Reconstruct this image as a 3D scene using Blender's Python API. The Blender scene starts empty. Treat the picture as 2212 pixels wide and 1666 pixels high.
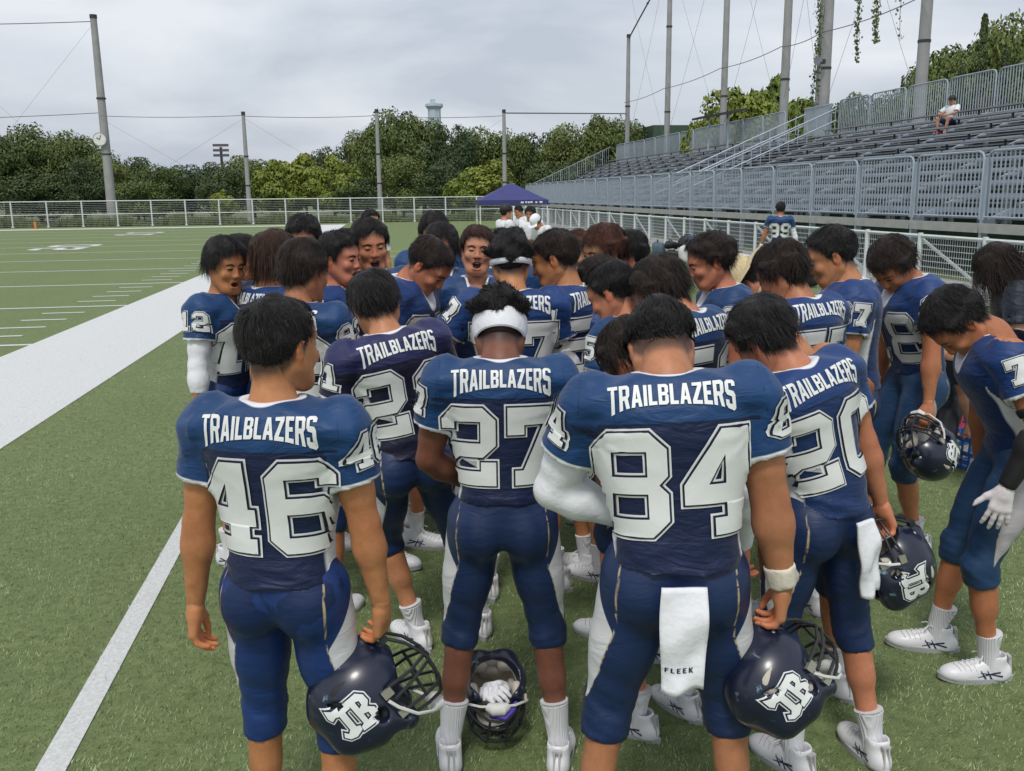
import bpy, bmesh, math, random
import numpy as np
from mathutils import Vector, Matrix
from mathutils.bvhtree import BVHTree
from mathutils.geometry import tessellate_polygon
R = math.radians
scene = bpy.context.scene
# ------------------------------------------------------------------ camera
CAM_H = 1.93
cam_d = bpy.data.cameras.new('camera'); cam = bpy.data.objects.new('camera', cam_d)
scene.collection.objects.link(cam); scene.camera = cam
cam_d.sensor_width = 36.0; cam_d.lens = 36.0*2000/2212; cam_d.clip_start = 0.05; cam_d.clip_end = 3000
def _camframe(yaw, pitch, roll):
    f = Vector((math.sin(yaw)*math.cos(pitch), math.cos(yaw)*math.cos(pitch), math.sin(pitch)))
    r0 = Vector((math.cos(yaw), -math.sin(yaw), 0)); u0 = r0.cross(f)
    r = r0*math.cos(roll)-u0*math.sin(roll); u = u0*math.cos(roll)+r0*math.sin(roll)
    return Matrix((r, u, -f)).transposed().to_4x4()
cam.matrix_world = Matrix.Translation((0, 0, CAM_H)) @ _camframe(R(8.9), R(-11.67), R(0.65))
# ------------------------------------------------------------------ sky, sun, exposure
SUN_EL, SUN_AZ = R(58), R(200)          # soft sun behind cloud, high and behind the camera
w = bpy.data.worlds.new('World'); scene.world = w; w.use_nodes = True
nt = w.node_tree; N = nt.nodes; L = nt.links; N.clear()
out = N.new('ShaderNodeOutputWorld'); bg = N.new('ShaderNodeBackground')
sky = N.new('ShaderNodeTexSky'); sky.sky_type = 'NISHITA'; sky.sun_disc = False
sky.sun_elevation = SUN_EL; sky.sun_rotation = SUN_AZ; sky.air_density = 1.3; sky.dust_density = 4.0
tc = N.new('ShaderNodeTexCoord'); mp = N.new('ShaderNodeMapping'); mp.inputs['Scale'].default_value = (1, 1, 3.2)
mp.inputs['Location'].default_value = (0.35, 0.1, 0.2)
n1 = N.new('ShaderNodeTexNoise'); n1.inputs['Scale'].default_value = 2.3; n1.inputs['Detail'].default_value = 7; n1.inputs['Roughness'].default_value = 0.5; n1.inputs['Distortion'].default_value = 0.35
r1 = N.new('ShaderNodeValToRGB')
e = r1.color_ramp.elements
e[0].position = 0.38; e[0].color = (5.0, 5.5, 6.35, 1); e[1].position = 0.62; e[1].color = (7.9, 8.2, 8.7, 1)
m = r1.color_ramp.elements.new(0.5); m.color = (6.5, 6.95, 7.65, 1)
mix = N.new('ShaderNodeMix'); mix.data_type = 'RGBA'; mix.inputs[0].default_value = 0.86
L.new(tc.outputs['Generated'], mp.inputs['Vector']); L.new(mp.outputs[0], n1.inputs['Vector']); L.new(n1.outputs[0], r1.inputs[0])
L.new(sky.outputs[0], mix.inputs[6]); L.new(r1.outputs[0], mix.inputs[7]); L.new(mix.outputs[2], bg.inputs['Color'])
bg.inputs['Strength'].default_value = 0.085
L.new(bg.outputs[0], out.inputs[0])
sd = bpy.data.lights.new('sun', 'SUN'); sd.energy = 1.5; sd.angle = R(13); sd.color = (1.0, 0.965, 0.91)
so = bpy.data.objects.new('sun', sd); scene.collection.objects.link(so)
_sv = Vector((math.sin(SUN_AZ)*math.cos(SUN_EL), math.cos(SUN_AZ)*math.cos(SUN_EL), math.sin(SUN_EL)))
so.rotation_euler = _sv.to_track_quat('Z', 'Y').to_euler(); so.location = (0, -20, 30)
vs = scene.view_settings; vs.view_transform = 'Standard'; vs.look = 'None'; vs.gamma = 1.0; vs.exposure = 0.4; vs.use_curve_mapping = False
scene.cycles.max_bounces = 6; scene.cycles.diffuse_bounces = 3; scene.cycles.glossy_bounces = 2; scene.cycles.transparent_max_bounces = 12
scene.cycles.transmission_bounces = 2
try: scene.cycles.use_denoising = True
except Exception: pass
COL = scene.collection
random.seed(7); rng = np.random.default_rng(7)
# ------------------------------------------------------------------ materials
def newmat(name):
    m = bpy.data.materials.new(name); m.use_nodes = True
    nt = m.node_tree; b = nt.nodes['Principled BSDF']
    return m, nt, b
def c4(c): return (c[0], c[1], c[2], 1)
def mixc(nt, fac, a, b):
    x = nt.nodes.new('ShaderNodeMix'); x.data_type = 'RGBA'
    for sock, v in ((x.inputs[0], fac), (x.inputs[6], a), (x.inputs[7], b)):
        if hasattr(v, 'links') or isinstance(v, bpy.types.NodeSocket): nt.links.new(v, sock)
        elif isinstance(v, (tuple, list)): sock.default_value = c4(v)
        else: sock.default_value = v
    return x.outputs[2]
def math_n(nt, op, a, b=None, clamp=False):
    x = nt.nodes.new('ShaderNodeMath'); x.operation = op; x.use_clamp = clamp
    for i, v in enumerate((a, b)):
        if v is None: continue
        if isinstance(v, bpy.types.NodeSocket): nt.links.new(v, x.inputs[i])
        else: x.inputs[i].default_value = v
    return x.outputs[0]
def attr(nt, name, vec=False):
    x = nt.nodes.new('ShaderNodeAttribute'); x.attribute_name = name
    return x.outputs['Color'] if vec else x.outputs['Fac']
def noise(nt, scale, detail=3, rough=0.5, coord='Object', vscale=None, dist=0.0):
    t = nt.nodes.new('ShaderNodeTexCoord'); n = nt.nodes.new('ShaderNodeTexNoise')
    n.inputs['Scale'].default_value = scale; n.inputs['Detail'].default_value = detail; n.inputs['Roughness'].default_value = rough
    n.inputs['Distortion'].default_value = dist
    src = t.outputs[coord]
    if vscale:
        mp = nt.nodes.new('ShaderNodeMapping'); mp.inputs['Scale'].default_value = vscale
        nt.links.new(src, mp.inputs['Vector']); src = mp.outputs[0]
    nt.links.new(src, n.inputs['Vector'])
    return n.outputs[0]
def ramp(nt, fac, p0, p1, c0=(0, 0, 0), c1=(1, 1, 1)):
    r = nt.nodes.new('ShaderNodeValToRGB'); nt.links.new(fac, r.inputs[0])
    r.color_ramp.elements[0].position = p0; r.color_ramp.elements[1].position = p1
    r.color_ramp.elements[0].color = c4(c0); r.color_ramp.elements[1].color = c4(c1)
    return r.outputs[0]
def bump(nt, b, h, strength, dist):
    x = nt.nodes.new('ShaderNodeBump'); x.inputs['Strength'].default_value = strength; x.inputs['Distance'].default_value = dist
    nt.links.new(h, x.inputs['Height']); nt.links.new(x.outputs[0], b.inputs['Normal'])
def simple(name, col, rough=0.6, metal=0.0, var=0.12, vs=6.0, bstr=0.0, bscale=60, bdist=0.003, spec=0.5, coat=0.0):
    m, nt, b = newmat(name)
    n = noise(nt, vs, 4, 0.6)
    nt.links.new(mixc(nt, ramp(nt, n, 0.3, 0.7), [c*(1-var) for c in col], [min(1, c*(1+var)) for c in col]), b.inputs['Base Color'])
    b.inputs['Roughness'].default_value = rough; b.inputs['Metallic'].default_value = metal
    b.inputs['Specular IOR Level'].default_value = spec; b.inputs['Coat Weight'].default_value = coat
    if bstr: bump(nt, b, noise(nt, bscale, 3), bstr, bdist)
    return m
# ------------------------------------------------------------------ mesh helpers
def link(o, parent=None):
    COL.objects.link(o)
    if parent is not None: o.parent = parent
    return o
def tag(o, label=None, cat=None, group=None, kind=None):
    for k, v in (('label', label), ('category', cat), ('group', group), ('kind', kind)):
        if v: o[k] = v
    return o
def empty(name, loc=(0, 0, 0), rz=0.0, s=1.0):
    o = bpy.data.objects.new(name, None); o.location = loc; o.rotation_euler = (0, 0, rz); o.scale = (s, s, s); o.empty_display_size = 0.1
    return link(o)
def npmesh(name, V, F, mats=(), smooth=True, attrs=None, fmat=None, cols=None):
    """V (n,3); F list of arrays (m,3)/(m,4)"""
    me = bpy.data.meshes.new(name)
    V = np.asarray(V, np.float32)
    if not isinstance(F, (list, tuple)): F = [F]
    F = [np.asarray(f, np.int32) for f in F if len(f)]
    me.vertices.add(len(V)); me.vertices.foreach_set('co', V.ravel())
    li = np.concatenate([f.ravel() for f in F]); tot = np.concatenate([np.full(len(f), f.shape[1], np.int32) for f in F])
    st = np.concatenate([[0], np.cumsum(tot)[:-1]]).astype(np.int32)
    me.loops.add(len(li)); me.loops.foreach_set('vertex_index', li)
    me.polygons.add(len(tot)); me.polygons.foreach_set('loop_start', st)
    try: me.polygons.foreach_set('loop_total', tot)
    except Exception: pass
    if fmat is not None: me.polygons.foreach_set('material_index', np.asarray(fmat, np.int32))
    me.update(calc_edges=True); me.validate()
    me.polygons.foreach_set('use_smooth', np.full(len(me.polygons), bool(smooth)))
    for m in mats: me.materials.append(m)
    if attrs:
        for k, v in attrs.items():
            a = me.attributes.new(k, 'FLOAT', 'POINT'); a.data.foreach_set('value', np.asarray(v, np.float32))
    if cols is not None:
        a = me.attributes.new('Col', 'FLOAT_COLOR', 'POINT')
        a.data.foreach_set('color', np.concatenate([cols, np.ones((len(cols), 1))], 1).astype(np.float32).ravel())
    return me
def obj(name, me, parent=None):
    return link(bpy.data.objects.new(name, me), parent)
class MB:
    """collects boxes, tubes, prisms into one mesh"""
    def __init__(s): s.v = []; s.f = []
    def add(s, vs, fs):
        n = len(s.v); s.v += [tuple(v) for v in vs]; s.f += [[i+n for i in f] for f in fs]; return s
    def box(s, c, d, M=None):
        x, y, z = [a/2 for a in d]
        vs = [Vector((sx*x, sy*y, sz*z)) for sx in (-1, 1) for sy in (-1, 1) for sz in (-1, 1)]
        if M is not None: vs = [M @ v for v in vs]
        vs = [v+Vector(c) for v in vs]
        return s.add(vs, [(0, 1, 3, 2), (4, 6, 7, 5), (0, 4, 5, 1), (2, 3, 7, 6), (0, 2, 6, 4), (1, 5, 7, 3)])
    def bar(s, a, b, w, h=None, up=(0, 0, 1)):
        a = Vector(a); b = Vector(b); h = h or w; d = (b-a); l = d.length; d.normalize(); up = Vector(up)
        if abs(d.dot(up)) > .98: up = Vector((1, 0, 0))
        r = d.cross(up).normalized(); u = r.cross(d)
        M = Matrix((r, d, u)).transposed()
        return s.box((a+b)/2, (w, l, h), M)
    def tube(s, path, r, n=8, caps=True):
        path = [Vector(p) for p in path]; m = len(path); rs = r if isinstance(r, (list, tuple)) else [r]*m
        vs = []; ref = None
        for i, p in enumerate(path):
            d = (path[min(i+1, m-1)]-path[max(i-1, 0)]).normalized()
            if ref is None: ref = Vector((0, 0, 1)) if abs(d.z) < .9 else Vector((1, 0, 0))
            x = d.cross(ref).normalized(); y = x.cross(d).normalized(); ref = y
            for k in range(n):
                a = 2*math.pi*k/n; vs.append(p+(x*math.cos(a)+y*math.sin(a))*rs[i])
        fs = [(i*n+k, i*n+(k+1) % n, (i+1)*n+(k+1) % n, (i+1)*n+k) for i in range(m-1) for k in range(n)]
        if caps: fs += [tuple(range(n-1, -1, -1)), tuple(range((m-1)*n, m*n))]
        return s.add(vs, fs)
    def mesh(s, name, mat, smooth=False):
        me = bpy.data.meshes.new(name); me.from_pydata(s.v, [], s.f); me.update()
        bm = bmesh.new(); bm.from_mesh(me); bmesh.ops.recalc_face_normals(bm, faces=bm.faces); bm.to_mesh(me); bm.free()
        if mat: me.materials.append(mat)
        if smooth:
            me.polygons.foreach_set('use_smooth', [True]*len(me.polygons))
            try: me.set_sharp_from_angle(angle=R(40))
            except Exception: pass
        return me
    def build(s, name, mat, parent=None, smooth=False): return obj(name, s.mesh(name, mat, smooth), parent)
# ------------------------------------------------------------------ signed distance bodies
def sstep(a, b, x):
    t = np.clip((x-a)/(b-a), 0, 1); return t*t*(3-2*t)
class SDF:
    def __init__(s, lo, hi, h):
        s.lo = np.asarray(lo, float); s.h = h
        n = np.ceil((np.asarray(hi)-s.lo)/h).astype(int)+1
        s.ax = [(s.lo[i]+h*np.arange(n[i])).astype(np.float32) for i in range(3)]
        s.d = np.full(tuple(n), 0.2, np.float32)
    def _sl(s, lo, hi, pad):
        out = []
        for i in range(3):
            a = int(max(0, math.floor((lo[i]-pad-s.lo[i])/s.h))); b = int(min(len(s.ax[i]), math.ceil((hi[i]+pad-s.lo[i])/s.h)+1))
            if b <= a: return None
            out.append(slice(a, b))
        return tuple(out)
    def grid(s, sl):
        return (s.ax[0][sl[0]][:, None, None], s.ax[1][sl[1]][None, :, None], s.ax[2][sl[2]][None, None, :])
    def apply(s, fn, lo, hi, k=0.02, op='u'):
        sl = s._sl(lo, hi, k+3*s.h)
        if sl is None: return
        b = fn(*s.grid(sl)).astype(np.float32); a = s.d[sl]
        if op == 'i': b = b
        if op == 's': b = -b
        if op in 'si':
            h = np.clip(0.5-0.5*(a-b)/k, 0, 1); s.d[sl] = a*(1-h)+b*h+k*h*(1-h)
        else:
            h = np.clip(0.5+0.5*(a-b)/k, 0, 1); s.d[sl] = a*(1-h)+b*h-k*h*(1-h)
    def cone(s, a, b, ra, rb, k=0.02, op='u', sq=None):
        a = np.asarray(a, float); b = np.asarray(b, float); r = max(ra, rb)
        s.apply(f_cone(a, b, ra, rb), np.minimum(a, b)-r, np.maximum(a, b)+r, k, op)
    def ell(s, c, r, M=None, k=0.02, op='u'):
        c = np.asarray(c, float); R_ = max(r) if M is not None else None
        rr = np.array([R_]*3) if R_ else np.asarray(r)
        s.apply(f_ell(c, r, M), c-rr, c+rr, k, op)
    def sup(s, c, r, M, k=0.02, e=3.2):
        c = np.asarray(c, float); rr = np.full(3, max(r)*1.5)
        def f(X, Y, Z):
            x, y, z = X-c[0], Y-c[1], Z-c[2]
            x, y, z = (x*M[0, 0]+y*M[1, 0]+z*M[2, 0], x*M[0, 1]+y*M[1, 1]+z*M[2, 1], x*M[0, 2]+y*M[1, 2]+z*M[2, 2])
            q = ((np.abs(x)/r[0])**e+(np.abs(y)/r[1])**e+(np.abs(z)/r[2])**e)**(1/e)+1e-6
            return np.sqrt(x*x+y*y+z*z)*(1-1/q)
        s.apply(f, c-rr, c+rr, k)
    def mesh(s): return surfnet(s.d, s.lo, s.h)
def f_cone(a, b, ra, rb):
    v = b-a; L2 = float(v@v) or 1e-9
    def f(X, Y, Z):
        px, py, pz = X-a[0], Y-a[1], Z-a[2]
        t = np.clip((px*v[0]+py*v[1]+pz*v[2])/L2, 0, 1)
        return np.sqrt((px-t*v[0])**2+(py-t*v[1])**2+(pz-t*v[2])**2)-(ra+t*(rb-ra))
    return f
def f_ell(c, r, M=None):
    def f(X, Y, Z):
        x, y, z = X-c[0], Y-c[1], Z-c[2]
        if M is not None:
            x, y, z = (x*M[0, 0]+y*M[1, 0]+z*M[2, 0], x*M[0, 1]+y*M[1, 1]+z*M[2, 1], x*M[0, 2]+y*M[1, 2]+z*M[2, 2])
        k0 = np.sqrt((x/r[0])**2+(y/r[1])**2+(z/r[2])**2); k1 = np.sqrt((x/r[0]**2)**2+(y/r[1]**2)**2+(z/r[2]**2)**2)+1e-9
        return k0*(k0-1)/k1
    return f
_CO = np.array([[i, j, k] for i in (0, 1) for j in (0, 1) for k in (0, 1)])
_ED = [(a, b) for a in range(8) for b in range(a+1, 8) if np.abs(_CO[a]-_CO[b]).sum() == 1]
def surfnet(d, lo, h):
    s = d < 0
    cs = np.zeros(tuple(np.array(d.shape)-1), np.int8)
    nx, ny, nz = cs.shape
    for i, j, k in _CO: cs += s[i:i+nx, j:j+ny, k:k+nz]
    act = (cs > 0) & (cs < 8)
    ijk = np.argwhere(act)
    vals = np.stack([d[ijk[:, 0]+c[0], ijk[:, 1]+c[1], ijk[:, 2]+c[2]] for c in _CO], 1)
    acc = np.zeros((len(ijk), 3)); cnt = np.zeros(len(ijk))
    for a, b in _ED:
        va, vb = vals[:, a], vals[:, b]; m = (va < 0) != (vb < 0)
        t = np.where(m, va/np.where(m, va-vb, 1), 0)
        acc += np.where(m[:, None], _CO[a]+t[:, None]*(_CO[b]-_CO[a]), 0); cnt += m
    V = lo+h*(ijk+acc/cnt[:, None])
    idx = np.full(cs.shape, -1, np.int32); idx[act] = np.arange(len(ijk))
    Q = []
    for ax in range(3):
        o1, o2 = [(1, 2), (2, 0), (0, 1)][ax]
        a = [slice(None)]*3; b = [slice(None)]*3
        a[ax] = slice(0, -1); b[ax] = slice(1, None)
        sa, sb = s[tuple(a)], s[tuple(b)]
        e = np.argwhere(sa != sb); e = e[(e[:, o1] > 0) & (e[:, o2] > 0) & (e[:, o1] < cs.shape[o1]) & (e[:, o2] < cs.shape[o2])]
        ins = sa[e[:, 0], e[:, 1], e[:, 2]]
        q = []
        for d1, d2 in ((-1, -1), (0, -1), (0, 0), (-1, 0)):
            c = e.copy(); c[:, o1] += d1; c[:, o2] += d2; q.append(idx[c[:, 0], c[:, 1], c[:, 2]])
        q = np.stack(q, 1); q[~ins] = q[~ins][:, ::-1]; Q.append(q)
    return V, np.concatenate(Q)
def vnormals(V, Q):
    a, b, c, d = V[Q[:, 0]], V[Q[:, 1]], V[Q[:, 2]], V[Q[:, 3]]
    fn = np.cross(c-a, d-b); n = np.zeros_like(V)
    for i in range(4): np.add.at(n, Q[:, i], fn)
    return n/(np.linalg.norm(n, axis=1, keepdims=True)+1e-12)
def relax(V, Q, it=1, lam=0.5):
    for _ in range(it):
        s = np.zeros_like(V); c = np.zeros(len(V))
        for i in range(4):
            for j in (1, 3):
                np.add.at(s, Q[:, i], V[Q[:, (i+j) % 4]]); np.add.at(c, Q[:, i], 1)
        V = V+(s/np.maximum(c, 1)[:, None]-V)*lam
    return V
# ------------------------------------------------------------------ printed decals laid on a surface
def offset_poly(P, w):
    """mitre offset to the right of travel for CCW (outwards); holes given CW shrink"""
    n = len(P); out = []
    for i in range(n):
        a, b, c = np.array(P[i-1]), np.array(P[i]), np.array(P[(i+1) % n])
        d1 = (b-a)/(np.linalg.norm(b-a)+1e-9); d2 = (c-b)/(np.linalg.norm(c-b)+1e-9)
        n1 = np.array([d1[1], -d1[0]]); n2 = np.array([d2[1], -d2[0]])
        m = n1+n2; q = m@m
        m = m*(2/q) if q > 0.25 else n1*1.5
        if np.linalg.norm(m) > 2.2: m = m/np.linalg.norm(m)*2.2
        out.append(tuple(b+m*w))
    return out
def area2(P): return sum(P[i-1][0]*P[i][1]-P[i][0]*P[i-1][1] for i in range(len(P)))
def tri_polys(loops, step):
    """triangulate outer+holes, cut on a grid so that it can bend"""
    tris = tessellate_polygon([[Vector((p[0], p[1], 0)) for p in l] for l in loops])
    pts = [p for l in loops for p in l]
    bm = bmesh.new(); vs = [bm.verts.new((p[0], p[1], 0)) for p in pts]
    for t in tris:
        try: bm.faces.new([vs[i] for i in t])
        except ValueError: pass
    xs = [p[0] for p in pts]; ys = [p[1] for p in pts]
    for ax, lo, hi in ((0, min(xs), max(xs)), (1, min(ys), max(ys))):
        x = lo+step*.73
        while x < hi:
            co = (x, 0, 0) if ax == 0 else (0, x, 0); no = (1, 0, 0) if ax == 0 else (0, 1, 0)
            bmesh.ops.bisect_plane(bm, geom=bm.verts[:]+bm.edges[:]+bm.faces[:], dist=1e-6, plane_co=co, plane_no=no); x += step
    bmesh.ops.triangulate(bm, faces=bm.faces[:])
    bm.verts.index_update()
    V = np.array([v.co[:2] for v in bm.verts]) if bm.verts else np.zeros((0, 2)); F = np.array([[v.index for v in f.verts] for f in bm.faces]) if bm.faces else np.zeros((0, 3), int)
    bm.free(); return V, F
def project(V2, F, fn, bvh, off):
    """fn(u,v)->(origin, dir); returns verts on the surface, drops misses"""
    P = []; ok = []
    for u, v in V2:
        o, d = fn(u, v); hit = bvh.ray_cast(Vector(o), Vector(d), 1.2)
        if hit[0] is None: P.append((0, 0, 0)); ok.append(False)
        else:
            nn = hit[1]
            if nn.dot(Vector(d)) > 0: nn = -nn
            P.append(tuple(hit[0]+nn*off*1.05-Vector(d)*off*.25)); ok.append(True)
    P = np.array(P).reshape(-1, 3); ok = np.array(ok, bool)
    F = F[ok[F].all(1)] if len(F) else F
    if len(F):   # drop faces torn between surfaces
        e = np.max([np.linalg.norm(P[F[:, i]]-P[F[:, (i+1) % 3]], axis=1) for i in range(3)], axis=0)
        e2 = np.max([np.linalg.norm(V2[F[:, i]]-V2[F[:, (i+1) % 3]], axis=1) for i in range(3)], axis=0)
        F = F[e < e2*4+.004]
    if len(F):
        us, inv = np.unique(F.ravel(), return_inverse=True); return P[us], inv.reshape(-1, 3)
    return P, F
# ------------------------------------------------------------------ printed characters (block numerals and condensed capitals)
def _rect(x0, y0, x1, y1): return [(x0, y0), (x1, y0), (x1, y1), (x0, y1)]
_W, _H, _S, _C = 5.4, 8.0, 1.45, 1.25
DIG = {
 '0': [[(_C, 0), (_W-_C, 0), (_W, _C), (_W, _H-_C), (_W-_C, _H), (_C, _H), (0, _H-_C), (0, _C)], [(_S+.3, _S), (_W-_S-.3, _S), (_W-_S, _S+.3), (_W-_S, _H-_S-.3), (_W-_S-.3, _H-_S), (_S+.3, _H-_S), (_S, _H-_S-.3), (_S, _S+.3)]],
 '1': [[(.5, 0), (4.9, 0), (4.9, 1.6), (3.7, 1.6), (3.7, _H), (2.2, _H), (.5, 6.6), (.5, 5.4), (1.8, 5.4), (1.8, 1.6), (.5, 1.6)]],
 '2': [[(0, 0), (_W, 0), (_W, 2.4), (_W-_S, 2.4), (_W-_S, 1.45), (_S, 1.45), (_S, 2.3), (_S+.5, 2.9), (_W-_C, 2.9), (_W, 2.9+_C), (_W, _H-_C), (_W-_C, _H), (_C, _H), (0, _H-_C), (0, 5.75), (_S, 5.75), (_S, _H-1.4), (_W-_S, _H-1.4), (_W-_S, 4.35), (_C, 4.35), (0, 4.35-_C)]],
 '3': [[(_C, 0), (_W-_C, 0), (_W, _C), (_W, 3.4), (_W-.6, 4), (_W, 4.6), (_W, _H-_C), (_W-_C, _H), (_C, _H), (0, _H-_C), (0, 5.5), (_S, 5.5), (_S, 6.35), (_W-_S, 6.35), (_W-_S, 4.8), (1.8, 4.8), (1.8, 3.2), (_W-_S, 3.2), (_W-_S, 1.65), (_S, 1.65), (_S, 2.5), (0, 2.5), (0, _C)]],
 '4': [[(2.1, 0), (_W, 0), (_W, 1.3), (4.8, 1.3), (4.8, 2.4), (_W, 2.4), (_W, 3.9), (4.8, 3.9), (4.8, _H), (2.8, _H), (0, 3.9), (0, 2.4), (3.0, 2.4), (3.0, 1.3), (2.1, 1.3)], [(3.0, 3.9), (3.0, 6.1), (1.75, 3.9)]],
 '5': [[(_C, 0), (_W-_C, 0), (_W, _C), (_W, 5-_C), (_W-_C, 5), (_S, 5), (_S, 6.4), (_W, 6.4), (_W, _H), (0, _H), (0, 3.6), (_W-_S, 3.6), (_W-_S, 1.4), (_S, 1.4), (_S, 2.1), (0, 2.1), (0, _C)]],
 '6': [[(_C, 0), (_W-_C, 0), (_W, _C), (_W, 4.9-_C), (_W-_C, 4.9), (_S, 4.9), (_S, _H-1.4), (_W-_S, _H-1.4), (_W-_S, 5.95), (_W, 5.95), (_W, _H-_C), (_W-_C, _H), (_C, _H), (0, _H-_C), (0, _C)], [(_S, 1.4), (_W-_S, 1.4), (_W-_S, 3.5), (_S, 3.5)]],
 '7': [[(.7, 0), (4.1, 0), (4.1, 1.5), (3.5, 1.5), (_W, 5.9), (_W, _H), (0, _H), (0, 5.2), (1.6, 5.2), (1.6, 6.2), (3.45, 6.2), (1.5, 1.5), (.7, 1.5)]],
 '8': [[(_C, 0), (_W-_C, 0), (_W, _C), (_W, 3.3), (_W-.65, 4), (_W, 4.7), (_W, _H-_C), (_W-_C, _H), (_C, _H), (0, _H-_C), (0, 4.7), (.65, 4), (0, 3.3), (0, _C)], _rect(_S, 1.4, _W-_S, 3.35), _rect(_S, 4.65, _W-_S, 6.6)],
}
DIG['9'] = [[(_W-x, _H-y) for x, y in l] for l in DIG['6']]
LET = {
 'T': (3, [[(1, 0), (2, 0), (2, 5), (3, 5), (3, 6), (0, 6), (0, 5), (1, 5)]]),
 'R': (3, [[(0, 0), (1, 0), (1, 2.3), (1.5, 2.3), (2, 0), (3, 0), (2.5, 2.6), (3, 3.2), (3, 5.4), (2.4, 6), (0, 6)], _rect(1, 3.3, 2, 5)]),
 'A': (3.2, [[(0, 0), (1, 0), (1.2, 1.2), (2, 1.2), (2.2, 0), (3.2, 0), (2.2, 6), (1, 6)], [(1.35, 2.2), (1.85, 2.2), (1.6, 4.3)]]),
 'I': (1, [_rect(0, 0, 1, 6)]), 'L': (2.4, [[(0, 0), (2.4, 0), (2.4, 1), (1, 1), (1, 6), (0, 6)]]),
 'B': (2.9, [[(0, 0), (2.3, 0), (2.9, .6), (2.9, 2.6), (2.5, 3.1), (2.9, 3.6), (2.9, 5.4), (2.3, 6), (0, 6)], _rect(1, 1, 1.9, 2.6), _rect(1, 3.6, 1.9, 5)]),
 'Z': (2.8, [[(0, 0), (2.8, 0), (2.8, 1), (1.2, 1), (2.8, 5), (2.8, 6), (0, 6), (0, 5), (1.6, 5), (0, 1)]]),
 'E': (2.4, [[(0, 0), (2.4, 0), (2.4, 1), (1, 1), (1, 2.5), (2.1, 2.5), (2.1, 3.5), (1, 3.5), (1, 5), (2.4, 5), (2.4, 6), (0, 6)]]),
 'F': (2.4, [[(0, 0), (1, 0), (1, 2.5), (2.1, 2.5), (2.1, 3.5), (1, 3.5), (1, 5), (2.4, 5), (2.4, 6), (0, 6)]]),
 'K': (3, [[(0, 0), (1, 0), (1, 2.3), (2, 0), (3, 0), (1.7, 3.1), (2.9, 6), (1.9, 6), (1, 3.7), (1, 6), (0, 6)]]),
 'S': (2.9, [[(.6, 0), (2.3, 0), (2.9, .6), (2.9, 2.8), (2.4, 3.4), (1, 3.7), (1, 5), (1.9, 5), (1.9, 4.4), (2.9, 4.4), (2.9, 5.4), (2.3, 6), (.6, 6), (0, 5.4), (0, 3.4), (.5, 2.7), (1.9, 2.4), (1.9, 1), (1, 1), (1, 1.7), (0, 1.7), (0, .6)]]),
}
def orient(loops): return [l if (area2(l) > 0) == (i == 0) else l[::-1] for i, l in enumerate(loops)]
_numcache = {}
def digit_layers(ch, height, outline, step):
    """three layers of (V2,F) for one numeral: light outer line, dark line, light fill"""
    key = (ch, round(height, 3), outline, step)
    if key in _numcache: return _numcache[key]
    sc = height/_H; res = []
    for off in (2*outline, outline, 0.0):
        loops = [[((x-_W/2)*sc, (y-_H/2)*sc) for x, y in l] for l in orient(DIG[ch])]
        if off: loops = [offset_poly(l, off) for l in loops]
        res.append(tri_polys(loops, step))
    _numcache[key] = res; return res
def digit_x(txt, height):
    sc = height/_H; gap = 1.15; tot = len(txt)*_W+(len(txt)-1)*gap
    return [(i*(_W+gap)-tot/2+_W/2)*sc for i in range(len(txt))]
def word_tris(txt, width, height, flare=0.0, step=0.012, gap=.45):
    key = (txt, width, height, flare, step)
    if key in _numcache: return _numcache[key]
    tot = sum(LET[c][0] for c in txt)+gap*(len(txt)-1); x0 = 0; Vs, Fs, n = [], [], 0
    for c in txt:
        wd, loops = LET[c]
        loops = [[((x+x0)/tot*width-width/2, y/6*height) for x, y in l] for l in orient(loops)]
        v, f = tri_polys(loops, step); Vs.append(v); Fs.append(f+n); n += len(v); x0 += wd+gap
    V = np.concatenate(Vs); F = np.concatenate(Fs)
    V[:, 1] *= 1+flare*(2*V[:, 0]/width)**2
    V[:, 1] -= height/2
    _numcache[key] = (V, F); return V, F
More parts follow.
